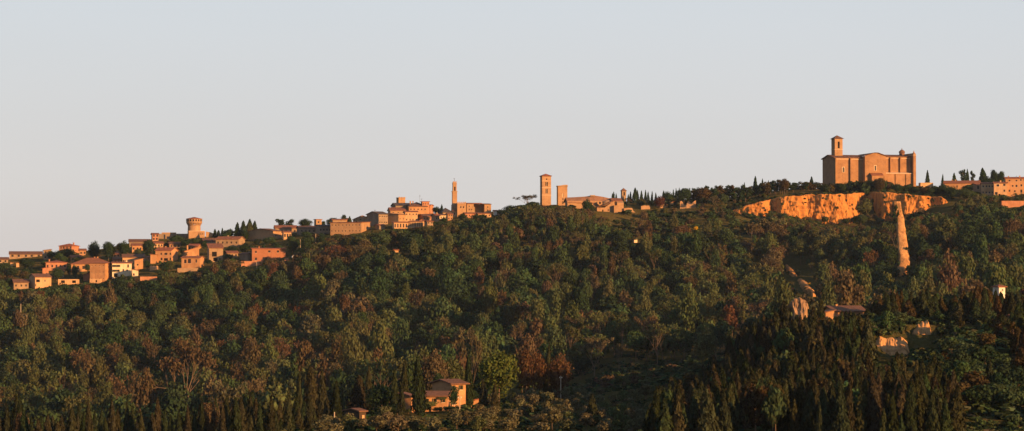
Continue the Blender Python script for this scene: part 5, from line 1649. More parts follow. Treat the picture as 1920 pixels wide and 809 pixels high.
# ------------------------------------------------------------------ trees set one by one
def T1(kind, u, vb, hpx, wpx, tint, label, D=None, cat='tree', group=None, name=None, d0=1150, d1=1700, free=True):
    D = D or hit(u, vb, d0, d1)
    s = K * D
    p = pt(u, vb, D)
    z = min(gz(p.x, D), p.z) if D > 900 else gz(p.x, D)
    top = p.z + hpx * s
    return tree(kind, p.x, D, max(top - z, 1.0), wpx * s, jit(tint, .1), label, group, cat, name, z=z)

# landmarks among the trees
T1('bare', 478, 652, 78, 58, RD, 'bare reddish tree with upright branches standing out of the dark wood', d0=1000)
T1('bare', 340, 752, 108, 125, RU, 'very large half bare olive brown tree with spreading limbs low on the left slope', D=1010)
T1('bare', 988, 392, 25, 44, TAN, 'bare round tree on the skyline left of the campanile')
T1('big', 935, 770, 118, 92, YG, 'tall light green tree right of the farmhouse', D=600, name='broadleaf_tree')
T1('big', 716, 797, 80, 74, DK, 'round dark green tree between the farm shed and the farmhouse', D=556, name='broadleaf_tree')
T1('bare', 880, 700, 76, 46, TAN, 'bare pale tree behind the tall light green tree', D=840)
for u, vb, h, w, l in ((985, 760, 108, 52, 'leftmost reddish tree of the row right of the light green tree'), (1010, 752, 100, 38, 'slim reddish tree in the middle of the row right of the light green tree'),
                       (1046, 752, 92, 62, 'wide reddish tree at the right end of the row by the grey pole')):
    T1('big', u, vb, h, w, (.085, .05, .028), l, D=648, name='reddish_tree')
T1('big', 812, 740, 88, 70, RU, 'brown round tree behind the farmhouse roof', D=640, name='broadleaf_tree')
T1('big', 850, 745, 80, 60, OL, 'olive tree crown behind the right gable of the farmhouse', D=655, name='broadleaf_tree')
T1('big', 778, 742, 78, 60, GR, 'green tree behind the farmhouse left of its chimney', D=660, name='broadleaf_tree')
T1('big', 900, 700, 78, 62, OL, 'olive coloured round tree rising behind the farm cypresses', D=900, name='broadleaf_tree')
T1('big', 1320, 700, 90, 60, OL, 'tall pale trunked tree beside the cypress hill above the dark meadow', D=940, name='broadleaf_tree')
T1('big', 660, 680, 70, 62, OL, 'olive coloured leafy tree with visible pale trunk left of the farm cypresses', D=1020, name='broadleaf_tree')
T1('big', 390, 815, 62, 60, RU, 'brown tree in the bottom left cypress row', D=500, name='broadleaf_tree')
T1('big', 45, 835, 66, 46, RU, 'brown bushy tree at the bottom left corner', D=500, name='broadleaf_tree')
T1('loose', 1160, 700, 52, 20, TAN, 'slim bare tree with pale trunk beyond the dark meadow', D=960, name='thin_crowned_tree')

# trees in the town
DT = 'dark trees in the left part of the town'
for u, vb, h, w, t, l in ((175, 494, 44, 30, DK, 'largest dome shaped dark tree on the left skyline'), (203, 494, 42, 34, DK, 'second dome shaped dark tree right of the largest one'), (231, 490, 40, 28, DK, 'third dome shaped dark tree next to the ochre house'),
                          (277, 482, 34, 30, DK, 'dark tree in front of the long dark skyline roof'), (122, 489, 24, 50, DK, 'broad dark bush tree under the red villa'), (96, 489, 20, 22, GR, 'green tree left of the red villa'),
                          (50, 508, 26, 36, DK, 'dark tree right of the tiny pale sheds'), (10, 520, 30, 30, GR, 'green tree at the left edge of the town'), (148, 494, 14, 30, OL, 'olive bush below the small house by the red villa'),
                          (60, 522, 18, 30, DK, 'dark bush above the leftmost house'), (109, 527, 26, 30, GR, 'green tree between the leftmost house and the red shed'), (140, 525, 30, 16, DK, 'slim dark tree beside the red shed'), (130, 522, 26, 12, DK, 'small dark upright tree left of the red shed'),
                          (164, 513, 18, 18, GR, 'tree between the broad roof and the red shed'), (258, 484, 18, 22, OL, 'olive tree under the ochre skyline house'), (276, 508, 22, 14, DK, 'dark tree between the cream house and the red roofed house'),
                          (317, 512, 24, 34, OL, 'olive tree in front of the red roofed house'), (300, 520, 14, 24, GR, 'bush right of the reddish terrace wall'), (382, 470, 20, 16, DK, 'dark tree in the gap left of the tall brown house'),
                          (330, 462, 22, 36, GR, 'green tree under the long fortress rampart'), (368, 463, 18, 30, GR, 'green tree under the fortress bastion'), (350, 466, 18, 28, DK, 'dark tree left of the fortress bastion'),
                          (436, 478, 16, 32, DK, 'dark shrubby tree left of the red brick building'), (428, 490, 14, 24, GR, 'green bush right of the tall brown house'), (468, 448, 30, 18, OL, 'olive tree against the shaded barn wall'),
                          (506, 462, 18, 34, GR, 'green tree below the barn'), (546, 462, 20, 26, GR, 'green tree below the small pale house'), (548, 480, 30, 26, DK, 'dark tree right of the red brick building'), (572, 478, 34, 30, DK, 'dark tree below the skyline street lamp'),
                          (575, 452, 18, 34, GR, 'green tree in front of the shaded grey skyline house'), (604, 458, 18, 26, DK, 'dark tree below the square orange block'), (502, 497, 12, 22, DK, 'small round bush in front of the red brick building')):
    T1('big', u, vb, h, w, t, l, None, 'tree', DT, 'broadleaf_tree')
for u, vb, h, w, l in ((446, 452, 34, 13, 'leftmost dark conifer of the group left of the barn'), (457, 452, 37, 15, 'tall dark conifer second in the group left of the barn'), (468, 446, 34, 15, 'tallest dark conifer touching the barn roof'), (478, 443, 28, 12, 'last dark conifer on the right of the group by the barn'),
                       (403, 447, 17, 8, 'small dark conifer on the skyline right of the bastion'), (410, 446, 14, 8, 'second small dark conifer right of the bastion'), (417, 446, 18, 6, 'pointed small conifer right of the bastion'), (430, 448, 15, 26, 'low wide dark conifer on the skyline left of the barn group')):
    T1('cypress' if w < 20 else 'pine', u, vb, h, w * 1.25, DK, l, None, 'conifer', 'dark conifers between fortress and barn', 'conifer_tree')
for u, vb, h, w, k, l in ((526, 431, 20, 24, 'pine', 'flat topped cedar above the long reddish roof'), (544, 430, 18, 20, 'pine', 'second flat topped cedar right of the first one'), (572, 430, 21, 32, 'big', 'round green tree on the skyline beside the orange tower block'), (606, 430, 16, 12, 'big', 'small dark tree right of the orange tower block'),
                          (624, 424, 16, 30, 'big', 'low dark tree on the skyline left of the convent'), (645, 424, 22, 14, 'big', 'round dark tree on the skyline above the convent block'), (656, 420, 14, 9, 'cypress', 'slim dark tree behind the convent'), (692, 418, 14, 20, 'big', 'dark tree between the convent and the shaded hall'),
                          (818, 404, 17, 22, 'big', 'dark green tree right of the pink house in the old town'), (828, 402, 18, 8, 'cypress', 'small pointed cypress in the old town left of the grey roof')):
    T1(k, u, vb, h, w, DK, l, None, 'tree', None, {'big': 'broadleaf_tree', 'pine': 'cedar_tree', 'cypress': 'cypress_tree'}[k])
for u, vb, h, w, l in ((833, 420, 13, 14, 'dark bush below the white fronted house'), (868, 416, 16, 22, 'dark tree below the bright ochre house'), (893, 416, 15, 26, 'dark tree under the palace middle'), (905, 415, 14, 20, 'dark bush under the palace right end'), (940, 406, 14, 24, 'brownish tree right of the pink cottage'),
                       (956, 402, 18, 30, 'dark tree on the skyline left of the bare round tree'), (812, 426, 12, 16, 'dark bush right of the plain stone house')):
    T1('big', u, vb, h, w, DK, l, None, 'tree', None, 'broadleaf_tree')
# skyline beyond the abbey: cypresses in a row
G = 'pointed cypresses on the skyline right of the abbey'
for i, (u, h, w) in enumerate([(1148, 16, 5), (1151, 19, 6), (1155, 16, 5), (1178, 14, 6), (1182, 19, 6), (1190, 26, 12), (1196, 22, 6), (1203, 21, 7), (1210, 22, 6), (1216, 19, 6), (1222, 20, 5), (1230, 17, 6), (1244, 18, 6), (1262, 20, 5), (1267, 22, 5), (1274, 23, 5), (1292, 22, 6)]):
    T1('cypress', u, 384 if u < 1240 else 380, h + (4 if u > 1240 else 5), w * 1.15, DK, 'slim pointed cypress in the skyline row right of the abbey', 1648 + random.uniform(-4, 4), 'cypress', G)
G = 'dark pines on the crest left of the church'
rr = random.Random(3)
for i in range(46):
    u = 1300 + i * 5.4 + rr.uniform(-3, 3)
    vg = np.interp(u, [1300, 1400, 1500, 1560], [378, 368, 360, 356])
    vt = np.interp(u, [1300, 1340, 1380, 1420, 1470, 1500, 1530, 1560], [355, 347, 349, 347, 336, 342, 340, 342]) + rr.uniform(-2, 7)
    D = 1600 + rr.uniform(-8, 40)
    T1('pine', u, vg, vg - vt, rr.uniform(15, 24), DK if rr.random() < .6 else (0.055, 0.045, 0.022), 'dark pine in the crest wood left of the big church', D, 'pine tree', G)
for u, vt, w, l in ((1417, 331, 9, 'tallest pointed cypress above the crest pines'), (1430, 336, 6, 'thin pointed cypress right of the tallest one'), (1441, 339, 5, 'small pointed cypress above the crest pines'), (1522, 332, 10, 'pointed conifer standing over the trees left of the church'), (1396, 343, 5, 'thin cypress tip left of the tallest cypress')):
    T1('cypress', u, 362, 362 - vt, w * 1.3, DK, l, 1640, 'cypress')
T1('big', 1471, 362, 28, 24, (0.05, 0.04, 0.02), 'round dark pine with bare trunks at the middle of the crest wood', 1600, 'tree', None, 'broadleaf_tree')
# scrub wood between church and cliff
G = 'dark trees between the church and the cliff'
for i in range(44):
    u = 1540 + i * 5.6 + rr.uniform(-3, 3)
    D = 1586 + rr.uniform(-3, 24)
    vg = float(np.interp(u, CLU, CLV)) - 2
    vt = np.interp(u, [1540, 1570, 1600, 1632, 1640, 1655, 1680, 1720, 1760, 1790], [346, 342, 340, 338, 334, 333, 344, 348, 350, 352]) + rr.uniform(-2, 4)
    if 1626 < u < 1662: vg += 4
    T1('big' if i % 3 else 'shrub', u, vg, max(10, vg - vt), rr.uniform(18, 30), DK if rr.random() < .7 else (.05, .04, .02), 'dark bushy tree between the big church and the cliff edge', D, 'tree', G, 'broadleaf_tree')
T1('big', 1634, 366, 28, 34, DK, 'large dark green tree overhanging the shaded gully of the cliff', 1594, 'tree', None, 'broadleaf_tree')
T1('big', 1768, 378, 34, 36, DK, 'dark green tree at the right end of the cliff edge', 1590, 'tree', None, 'broadleaf_tree')
T1('big', 1788, 384, 36, 40, DK, 'dark green tree below the left end of the long low ochre house', 1580, 'tree', None, 'broadleaf_tree')
T1('big', 1810, 378, 26, 40, GR, 'green tree below the middle of the long low ochre house', 1560, 'tree', None, 'broadleaf_tree')
T1('shrub', 1680, 408, 22, 11, DK, 'dark scrub clinging to the cliff above the pinnacle', 1545, 'shrub', None, 'shrub')
T1('shrub', 1676, 396, 14, 9, DK, 'upper dark scrub clinging to the cliff above the pinnacle', 1549, 'shrub', None, 'shrub')
for u, vb, h, w, k, l in ((1739, 348, 28, 8, 'cypress', 'dark cypress standing alone right of the church'), (1767, 347, 20, 5, 'cypress', 'thin cypress at the left end of the long low ochre house'), (1789, 345, 20, 10, 'cypress', 'stubby dark conifer behind the long low ochre house'),
                          (1806, 345, 26, 17, 'pine', 'layered pine behind the long low ochre house'), (1814, 345, 27, 8, 'cypress', 'narrow cypress between the two pines'), (1824, 344, 23, 11, 'pine', 'second layered pine right of the narrow cypress'),
                          (1843, 344, 28, 18, 'cypress', 'broad cone shaped conifer on the right skyline'), (1863, 345, 28, 20, 'big', 'round dark tree left of the tall right hand houses'), (1876, 344, 24, 22, 'big', 'brownish round tree behind the balcony house'), (1852, 344, 14, 40, 'big', 'low dark trees behind the ochre house with small windows'),
                          (1907, 337, 8, 6, 'big', 'tree top showing over the roof of the big right hand block')):
    T1(k, u, vb, h, w * (1.2 if k == 'cypress' else 1), DK, l, 1665, 'tree', None, {'big': 'broadleaf_tree', 'pine': 'pine_tree', 'cypress': 'cypress_tree'}[k])
T1('big', 1815, 366, 20, 30, DK, 'dark tree in front of the dim pale corner house', None, 'tree', None, 'broadleaf_tree')
# bright broom and shrubs on the open slope
for u, vb, h, w, l in ((1291, 434, 8, 12, 'left yellow broom bush on the open slope'), (1304, 435, 12, 14, 'taller yellow broom bush on the open slope'), (1206, 440, 8, 22, 'orange yellow broom below the abbey'), (1276, 436, 6, 20, 'low yellow broom left of the taller ones'), (1456, 481, 9, 9, 'single yellow broom above the clay slips'),
                       (1518, 537, 8, 8, 'yellow broom beside the lower clay slip'), (1215, 427, 8, 8, 'pale yellow bush above the orange broom'), (1157, 434, 6, 16, 'low yellow patch of broom below the abbey gate')):
    T1('shrub', u, vb, h, w, BROOM if u > 1200 else (.2, .16, .03), l, None, 'shrub', 'yellow broom bushes', 'broom_bush')
G = 'low shrubs on the open grass below the abbey'
for i in range(130):
    u = rr.uniform(1080, 1420); v = rr.uniform(392, 474)
    D = hit(u, v); s = K * D
    h = rr.uniform(8, 18); w = rr.uniform(14, 32)
    if blocked_fast(u, v - h, v, w / 2, D): continue
    c = rr.random()
    T1('shrub', u, v, h, w, GR if c < .4 else OL if c < .7 else TAN if c < .85 else RU, ('green' if c < .4 else 'olive' if c < .7 else 'brownish') + ' low shrub on the open grass below the abbey', D, 'shrub', ('green' if c < .4 else 'olive' if c < .7 else 'brownish') + ' ' + G)
T1('big', 1283, 386, 34, 42, DK, 'dark dense tree behind the jagged orange ruin', None, 'tree', None, 'broadleaf_tree')
T1('big', 1236, 394, 28, 26, (.08, .035, .03), 'reddish purple round tree left of the tiny wall stub', None, 'tree', None, 'broadleaf_tree')
T1('big', 1252, 384, 26, 26, DK, 'dark round tree on the skyline right of the reddish purple tree', 1640, 'tree', None, 'broadleaf_tree')
T1('big', 1320, 384, 34, 50, (.07, .05, .025), 'brownish wide tree right of the jagged orange ruin', None, 'tree', None, 'broadleaf_tree')
T1('big', 1100, 388, 16, 26, DK, 'dark tree in front of the abbey roof', 1552, 'tree', None, 'broadleaf_tree')
T1('big', 1000, 394, 16, 34, DK, 'dark tree at the foot of the campanile on its left', 1570, 'tree', None, 'broadleaf_tree')

# ------------------------------------------------------------------ foreground cypresses
EXTRA = []     # small filler cypresses for the one grove mesh
def cyp(u, vt, wpx, D, label, group, tint=None, kind='cypress'):
    s = K * D
    x = pt(u, vt, D).x
    g = gz(x, D)
    h = pt(u, vt, D).z - g
    if h < 1.5: return None
    return tree(kind, x, D, h, wpx * s, jit(tint or (CYR if random.random() < .45 else CY), .22), label, group, 'cypress')
for u, vt, w, D, l in ((786, 672, 30, 552, 'tall broad cypress in front of the farmhouse'), (739, 692, 20, 552, 'slim cypress left of the farmhouse annex'), (752, 722, 17, 546, 'short cypress against the farmhouse annex'), (878, 668, 22, 578, 'tall cypress touching the right gable of the farmhouse'),
                       (560, 700, 19, 520, 'tall narrow cypress left of the slanting pole stay'), (630, 716, 26, 520, 'broad cypress right of the slanting pole stay'), (606, 695, 26, 560, 'tall cypress behind the two narrow ones'), (584, 690, 40, 590, 'bushy brown cypress crown between the narrow ones'),
                       (672, 706, 40, 600, 'very dark broad cypress left of the round green tree'), (691, 688, 18, 606, 'narrow cypress behind the round green tree'), (1025, 650, 18, 655, 'tallest thin cypress in the reddish row'), (825, 668, 16, 640, 'thin cypress behind the farmhouse chimney'),
                       (906, 712, 20, 548, 'small cypress right of the farmhouse near the light green tree'), (928, 720, 18, 546, 'small cypress in front of the light green tree'), (472, 735, 36, 505, 'wide brown cypress in the bottom left row'), (1110, 740, 28, 470, 'pointed cypress above the olive trees'),
                       (1265, 718, 15, 510, 'lone thin cypress at the foot of the cypress hill'), (757, 676, 22, 640, 'cypress behind the farmhouse annex'), (1856, 672, 22, 520, 'single cypress on the grassy slope at the right')):
    cyp(u, vt, w, D, l, 'single cypresses around the farmhouse')
G = 'row of cypresses along the bottom left'
for i in range(64):
    u = -30 + i * 10 + rr.uniform(-5, 5)
    if u > 600: continue
    vt = rr.choice([748, 760, 768, 775, 785]) + rr.uniform(-6, 8) - (18 if 400 < u < 600 and rr.random() < .3 else 0)
    cyp(u, vt, rr.uniform(15, 28), rr.uniform(450, 540), 'cypress tip in the dark row along the bottom left', G)
for i in range(30):
    u = 420 + i * 8 + rr.uniform(-5, 5)
    if 600 < u < 648: continue
    cyp(u, rr.uniform(745, 790), rr.uniform(18, 30), rr.uniform(470, 505) if u < 600 else rr.uniform(570, 620), 'cypress in the dark clump left of the farm shed', 'dark cypress clump left of the farm shed')
# crest rows of the right hill
G = 'tall cypresses on the crest of the right hill'
for i in range(118):
    u = 1400 + i * 7.6 + rr.uniform(-5, 5) if i < 34 else 1640 + (i - 34) * 3.6 + rr.uniform(-4, 4)
    vt = np.interp(u, [1340, 1400, 1440, 1480, 1510, 1545, 1620, 1650, 1700, 1740, 1780, 1830, 1860, 1900, 1940], [655, 600, 590, 565, 600, 612, 610, 546, 543, 538, 560, 533, 540, 545, 560]) + abs(rr.gauss(0, 15))
    D = rr.uniform(655, 730) if u < 1640 else rr.uniform(676, 745)
    wc = rr.uniform(18, 40) if u > 1640 else rr.uniform(14, 28)
    if blocked_fast(u, vt, vt + 70, wc / 2 * (.6 if u > 1640 else 1), D): continue
    cyp(u, vt, wc, D, 'tall cypress on the crest of the hill behind the clay bank' if u > 1640 else 'cypress near the low hilltop farm', G if u > 1640 else 'cypresses near the low hilltop farm', CY if rr.random() < .6 else (.050, .038, .019))
for u, vt, w, D in ((1866, 545, 26, 704), (1877, 549, 30, 700), (1889, 550, 28, 706), (1897, 586, 22, 662), (1911, 574, 26, 664), (1925, 566, 30, 668), (1798, 566, 34, 676), (1788, 590, 20, 672), (1829, 560, 30, 674), (1556, 596, 20, 682), (1542, 590, 22, 688), (1584, 592, 20, 684), (1608, 590, 22, 684), (1626, 580, 24, 690)):
    cyp(u, vt, w, D, 'dark cypress standing close in front of a hilltop house', 'cypresses close in front of the hilltop houses')
for u, vt, w in ((1568, 592, 22), (1578, 590, 20), (1592, 588, 22), (1600, 591, 20), (1615, 589, 24), (1634, 585, 30), (1648, 590, 30)):
    x = pt(u, vt, 690).x; g = gz(x, 690)
    tree('olive', x, 690, max(2.0, pt(u, vt, 690).z - g), w * K * 690, jit(DK if rr.random() < .6 else GR), 'leafy dark bush hiding the wall of the low hilltop farm', 'leafy bushes hiding the low hilltop farm', 'bush', 'farm_bush')
# the dense grove on the flank
grove = []
for i in range(4200):
    u = rr.uniform(1215, 1790); D = rr.uniform(408, 700)
    x = (u - 960) * K * D; g = gz(x, D)
    uu, v = proj(x, D, g)
    edge = np.interp(u, [1215, 1330, 1380, 1440, 1520, 1600, 1640, 1690, 1730, 1790], [812, 736, 680, 640, 622, 624, 672, 700, 745, 809])
    if v < edge + 4 or v > 890: continue
    if ((u - 1462) / 42) ** 2 + ((v - 712) / 42) ** 2 < 1 and rr.random() < .93: continue
    h = rr.uniform(3.2, 8.8) * (0.85 if u < 1330 else 1)
    s = K * D
    if blocked_fast(u, v - h / s, v, 6, D): continue
    if float(fbm(np.array([x / 11.0]), np.array([D / 16.0]), 88, 2)[0]) < -.42: continue
    if any((x - q[0]) ** 2 + (D - q[1]) ** 2 < 3.0 for q in grove) or shades(x, D, g, h, 2.2): continue
    grove.append((x, D, g, h, h * rr.uniform(.26, .46), jit(CYR if rr.random() < .55 else CY, .3)))
grove.sort(key=lambda q: -q[3] / q[1])
for x, D, g, h, w, c in grove[:70]:
    o = tree('cypress', x, D, h, w, c, 'brownish cypress in the dense grove on the flank of the right hill', 'dense cypress grove on the right hill', 'cypress')
    o.rotation_euler[0] += rr.uniform(-.09, .09); o.rotation_euler[1] += rr.uniform(-.09, .09)
def merged(name, label, items, gens):
    V_, F_, C_, off = [], [], [], 0
    for x, y, z, w, h, tint in items:
        V, F = gens[random.randrange(len(gens))]
        a = random.uniform(0, 6.28); c, s_ = math.cos(a), math.sin(a)
        R = np.array([[c, s_, 0], [-s_, c, 0], [0, 0, 1]])
        V_.append((V @ R) * np.array([w, w, h]) + np.array([x, y, z])); F_.append(F + off); off += len(V)
        C_.append(np.tile([*tint, 1.0], (len(V), 1)))
    me = mesh_np(name, np.concatenate(V_), np.concatenate(F_), [FOLS])
    at = me.attributes.new('tint', 'FLOAT_COLOR', 'POINT')
    at.data.foreach_set('color', np.concatenate(C_).astype(np.float32).ravel())
    return tag(link(bpy.data.objects.new(name, me)), label, None, None, 'stuff')
for i in range(130):
    u = rr.uniform(1240, 1780); D = rr.uniform(415, 690); x = (u - 960) * K * D; g = gz(x, D); _, v = proj(x, D, g)
    edge = np.interp(u, [1215, 1330, 1380, 1440, 1520, 1600, 1640, 1690, 1730, 1790], [812, 736, 680, 640, 622, 624, 672, 700, 745, 809])
    h = rr.uniform(4, 8); w = h * rr.uniform(.5, .8); s = K * D
    if v < edge + 6 or blocked_fast(u, v - h / s, v, w / s / 2, D) or shades(x, D, g, h, w): continue
    tree('olive' if i % 3 else 'pine', x, D, h, w, jit((.045, .040, .020) if rr.random() < .6 else GR, .25), 'bushy dark tree mixed into the cypress grove on the right hill', 'bushy trees mixed into the cypress grove', 'tree', 'bushy_tree')
G = 'tall dark trees along the right edge of the hill'
for i in range(26):
    u = rr.uniform(1838, 1950); D = rr.uniform(560, 650)
    vt = np.interp(u, [1838, 1870, 1900, 1950], [640, 585, 565, 560]) + (650 - D) * .55 + rr.uniform(-8, 20)
    x = pt(u, vt, D).x; g = gz(x, D); h = pt(u, vt, D).z - g; w = rr.uniform(24, 46)
    if h < 2.5 or blocked_fast(u, vt, vt + 50, w / 2, D) or shades(x, D, g, h, w * K * D): continue
    tree('cypress' if i % 2 else 'pine', x, D, h, w * K * D, jit(CY if rr.random() < .6 else (.045, .036, .018), .2), 'tall dark tree at the right edge of the hill below the white villa', G, 'tree', 'conifer_tree')
# trees in the gardens of the left town
G = 'garden trees between the houses at the left end of the town'
n = 0
for i in range(900):
    if n > 85: break
    u = rr.uniform(-20, 620); v = rr.uniform(445, 560)
    tb = np.interp(u, TOWN_U, TOWN_V)
    if v > tb + 6 or v < np.interp(u, SKY_U, [520, 488, 446, 432, 425] + [425] * (len(SKY_U) - 5)) + 12: continue
    D = hit(u, v); x = (u - 960) * K * D; g = gz(x, D); s = K * D
    h = rr.uniform(3.0, 7.0); w = h * rr.uniform(.8, 1.3)
    if blocked_fast(u, v - h / s, v, w / s / 2, D) or shades(x, D, g, h, w) or footed(x, D, 1.0): continue
    n += 1
    tree('broad', x, D, h, w, jit(DK if rr.random() < .5 else GR if rr.random() < .6 else (.06, .052, .03), .2), 'small garden tree between the houses at the left end of the town', G, 'tree', 'garden_tree')
# creepers on the farm wing
for u, v, wpx, hpx, l in ((808, 766, 40, 14, 'dark creeper spreading over the lit wall of the farm wing'), (830, 752, 26, 8, 'thin creeper under the eaves of the farm wing')):
    p = pt(u, v, 565.6); s = K * 565
    o = tree('olive', p.x, p.y, hpx * s, wpx * s, jit(OL), l, None, 'creeper', 'wall_creeper', z=p.z)
    o.scale = (wpx * s, .5, hpx * s); o.rotation_euler = (0, 0, 0)
rg = np.random.default_rng(5)
merged('cypress_thicket', 'smaller cypresses packed between the bigger ones of the grove', [(x, D, g, w, h, c) for x, D, g, h, w, c in grove[70:]], [proto_cypress(rg, 1100, .068)[:2] for _ in range(5)])
print('grove', len(grove))
# bushes along the foot and the rim of the cliff
for i in range(95):
    u = 1372 + i * 4.5 + rr.uniform(-2, 2)
    vb = float(np.interp(u, [1376, 1392, 1400, 1440, 1480, 1540, 1590, 1600, 1650, 1662, 1690, 1710, 1740, 1775, 1790], [398, 412, 408, 401, 404, 418, 424, 440, 440, 414, 420, 402, 396, 398, 402]))
    D = 1549 + rr.uniform(-6, 0); x = (u - 960) * K * D; g = gz(x, D); s = K * D
    top = float(zrow(vb + rr.uniform(-4, 6), D))
    if top - g < 1.2 or 1676 < u < 1702 or 1598 < u < 1652: continue
    tree('shrub' if top - g < 5 else 'broad', x, D, top - g, rr.uniform(14, 26) * s, jit(GR if rr.random() < .5 else OL, .25), 'leafy tree crowding the foot of the orange cliff', 'trees crowding the foot of the orange cliff', 'tree', 'scrub_tree')
for i in range(60):
    u = 1376 + i * 7 + rr.uniform(-3, 3); D = float(cliff_dist(np.array([u]))[0]) + rr.uniform(4, 12)
    x = (u - 960) * K * D; g = gz(x, D); s = K * D
    tree('shrub', x, D, rr.uniform(3, 8) * s, rr.uniform(10, 20) * s, jit(DK if rr.random() < .5 else OL, .25), 'low bush on the very rim of the orange cliff', 'low bushes on the rim of the orange cliff', 'shrub', 'rim_bush')
for i in range(46):
    u = rr.uniform(1390, 1780)
    if 1604 < u < 1648: continue
    D = 1553.0; x = (u - 960) * K * D; v = float(np.interp(u, CLU, CLV)) + rr.uniform(2, 34) * (1 if u < 1700 else .6); z = float(zrow(v, D)); s = K * D
    tree('shrub', x, D, rr.uniform(2, 6) * s, rr.uniform(3, 9) * s, jit(DK if rr.random() < .5 else OL, .25), 'tuft of scrub clinging to the orange cliff face', 'tufts of scrub clinging to the cliff face', 'shrub', 'cliff_scrub', z=z)
# scrub round the two small clay banks
for edge_, D in (([(1630, 650), (1638, 664), (1648, 672), (1660, 678), (1670, 672), (1684, 668), (1698, 671), (1708, 668), (1712, 655)], 626), ([(1692, 646), (1702, 648), (1711, 634), (1718, 632), (1726, 638), (1736, 648), (1750, 651), (1757, 640)], 664), ([(1636, 640), (1650, 631), (1668, 633), (1686, 634), (1694, 628), (1712, 612), (1726, 605), (1744, 604), (1756, 622)], 680)):
    for u, v in edge_:
        for q in range(2):
            uu, vv, DD = u + rr.uniform(-5, 5), v + rr.uniform(-1, 4), D + rr.uniform(-2, 3)
            x = pt(uu, vv, DD).x; g = gz(x, DD); s = K * DD; top = float(zrow(vv - rr.uniform(0, 4), DD))
            tree('shrub', x, DD, max(.8, min(3.5, top - g)), rr.uniform(9, 18) * s, jit(GR if rr.random() < .5 else OL, .25), 'low scrub growing round the edges of the small clay banks', 'scrub round the small clay banks', 'shrub', 'bank_scrub')
for u, v, hh, ww in ((1679, 398, 16, 9), (1684, 408, 14, 8), (1676, 410, 16, 10), (1681, 420, 12, 8), (1700, 470, 8, 7), (1684, 500, 12, 10), (1703, 512, 16, 14), (1684, 518, 16, 14), (1696, 521, 9, 12)):
    D = hit(1690, 517, 1200, 1500) + (16 if v < 440 else 4 if v < 490 else -4); s = K * D
    p = pt(u, v, D)
    tree('shrub', p.x, D, hh * s, ww * s, jit(DK), 'dark scrub growing on and round the clay pinnacle', 'scrub on the clay pinnacle', 'shrub', 'pinnacle_scrub', z=p.z)
for i in range(16):
    q = rr.random(); u, v = (1500 + 25 * q, 520 + 30 * q) if i % 3 else (1474 + 14 * q, 496 + 18 * q)
    u += rr.uniform(-8, 8); D = hit(u, v, 1250, 1500) - 8; s = K * D; p = pt(u, v, D)
    tree('shrub', p.x, D, rr.uniform(6, 11) * s, rr.uniform(7, 13) * s, jit(GR if rr.random() < .5 else OL), 'bush growing over the edges of the clay slips', 'bushes over the clay slips', 'shrub', 'slip_scrub', z=min(gz(p.x, D), p.z) - .5)
for u, vb, h, w, t, D, l in ((745, 795, 40, 40, DK, 550, 'dark bushy tree in front of the farm annex'), (893, 782, 46, 34, DK, 582, 'dark bushy tree at the right end of the farmhouse'), (823, 742, 44, 34, DK, 600, 'dark tree directly behind the ridge of the farm wing'), (700, 790, 62, 40, DK, 585, 'dark tree behind the round green tree by the farm shed')):
    T1('big', u, vb, h, w, t, l, D, 'tree', None, 'farm_tree')
# scrub in front of the farmhouse walls
for u, vb, h, w, t, l in ((850, 785, 60, 24, DK, 'dark bush against the shaded corner of the farmhouse'), (800, 783, 26, 20, DK, 'dark shrub beside the foot of the tall broad cypress'), (836, 786, 22, 18, DK, 'dark bush at the right end of the glowing farm wing'), (820, 786, 16, 30, OL, 'olive shrubs below the glowing farm wing'), (846, 788, 14, 30, GR, 'green shrubs below the farmhouse corner'),
                          (766, 788, 14, 26, OL, 'olive bush below the farm annex'), (870, 786, 24, 18, OL, 'olive bush at the foot of the telephone pole'), (822, 744, 12, 20, OL, 'creeper bush growing over the farm wing roof')):
    T1('olive', u, vb, h, w, t, l, 569 if u in (851, 870) else 557 if vb > 750 else 572, 'shrub', None, 'garden_shrub')
# rough undergrowth: tussocks, bramble and scrub
def patch(u, D, dens, hmax, tints):
    pass
tuft = [proto_broad(rg, 46, .20, 5, -.2)[:2] for _ in range(6)]
items = []
for i in range(24000):
    r_ = rr.random()
    if r_ < .50: u, D = rr.uniform(1180, 2000), 405 + 355 * rr.random() ** .8
    elif r_ < .68: u, D = rr.uniform(-60, 1300), rr.uniform(405, 700)
    elif r_ < .82: u, D = rr.uniform(1000, 1450), rr.uniform(660, 1080)
    elif r_ < .94: u, D = rr.uniform(1080, 1440), rr.uniform(1400, 1640)
    else: u, D = rr.uniform(-60, 1000), rr.uniform(1400, 1600)
    x = (u - 960) * K * D; g = gz(x, D); _, v = proj(x, D, g)
    n_ = float(fbm(np.array([x / 14.0]), np.array([D / 20.0]), 63, 3)[0])
    if n_ < -.25 + .5 * rr.random(): continue
    h = rr.uniform(.4, 1.5) * (1.5 if D > 1300 or (u > 1640 and v < 790) else 1); w = h * rr.uniform(1.2, 2.6)
    s = K * D
    if blocked_fast(u, v - h / s, v, w / s / 2, D) or footed(x, D): continue
    c = rr.random()
    items.append((x, D, g - .1, w, h, jit(DK if c < .35 else GR if c < .7 else OL if c < .9 else TAN, .2)))
for i in range(5200):
    u, D = rr.uniform(1590, 1900), rr.uniform(556, 770)
    x = (u - 960) * K * D; g = gz(x, D); _, v = proj(x, D, g)
    h = rr.uniform(.5, 1.7); w = h * rr.uniform(.9, 1.7); s = K * D
    if blocked_fast(u, v - h / s, v, w / s / 2, D): continue
    items.append((x, D, g - .1, w, h, jit(DK if rr.random() < .4 else GR if rr.random() < .75 else OL, .25)))
merged('undergrowth', 'rough grass tussocks bramble and scrub on the open slopes', items, tuft)
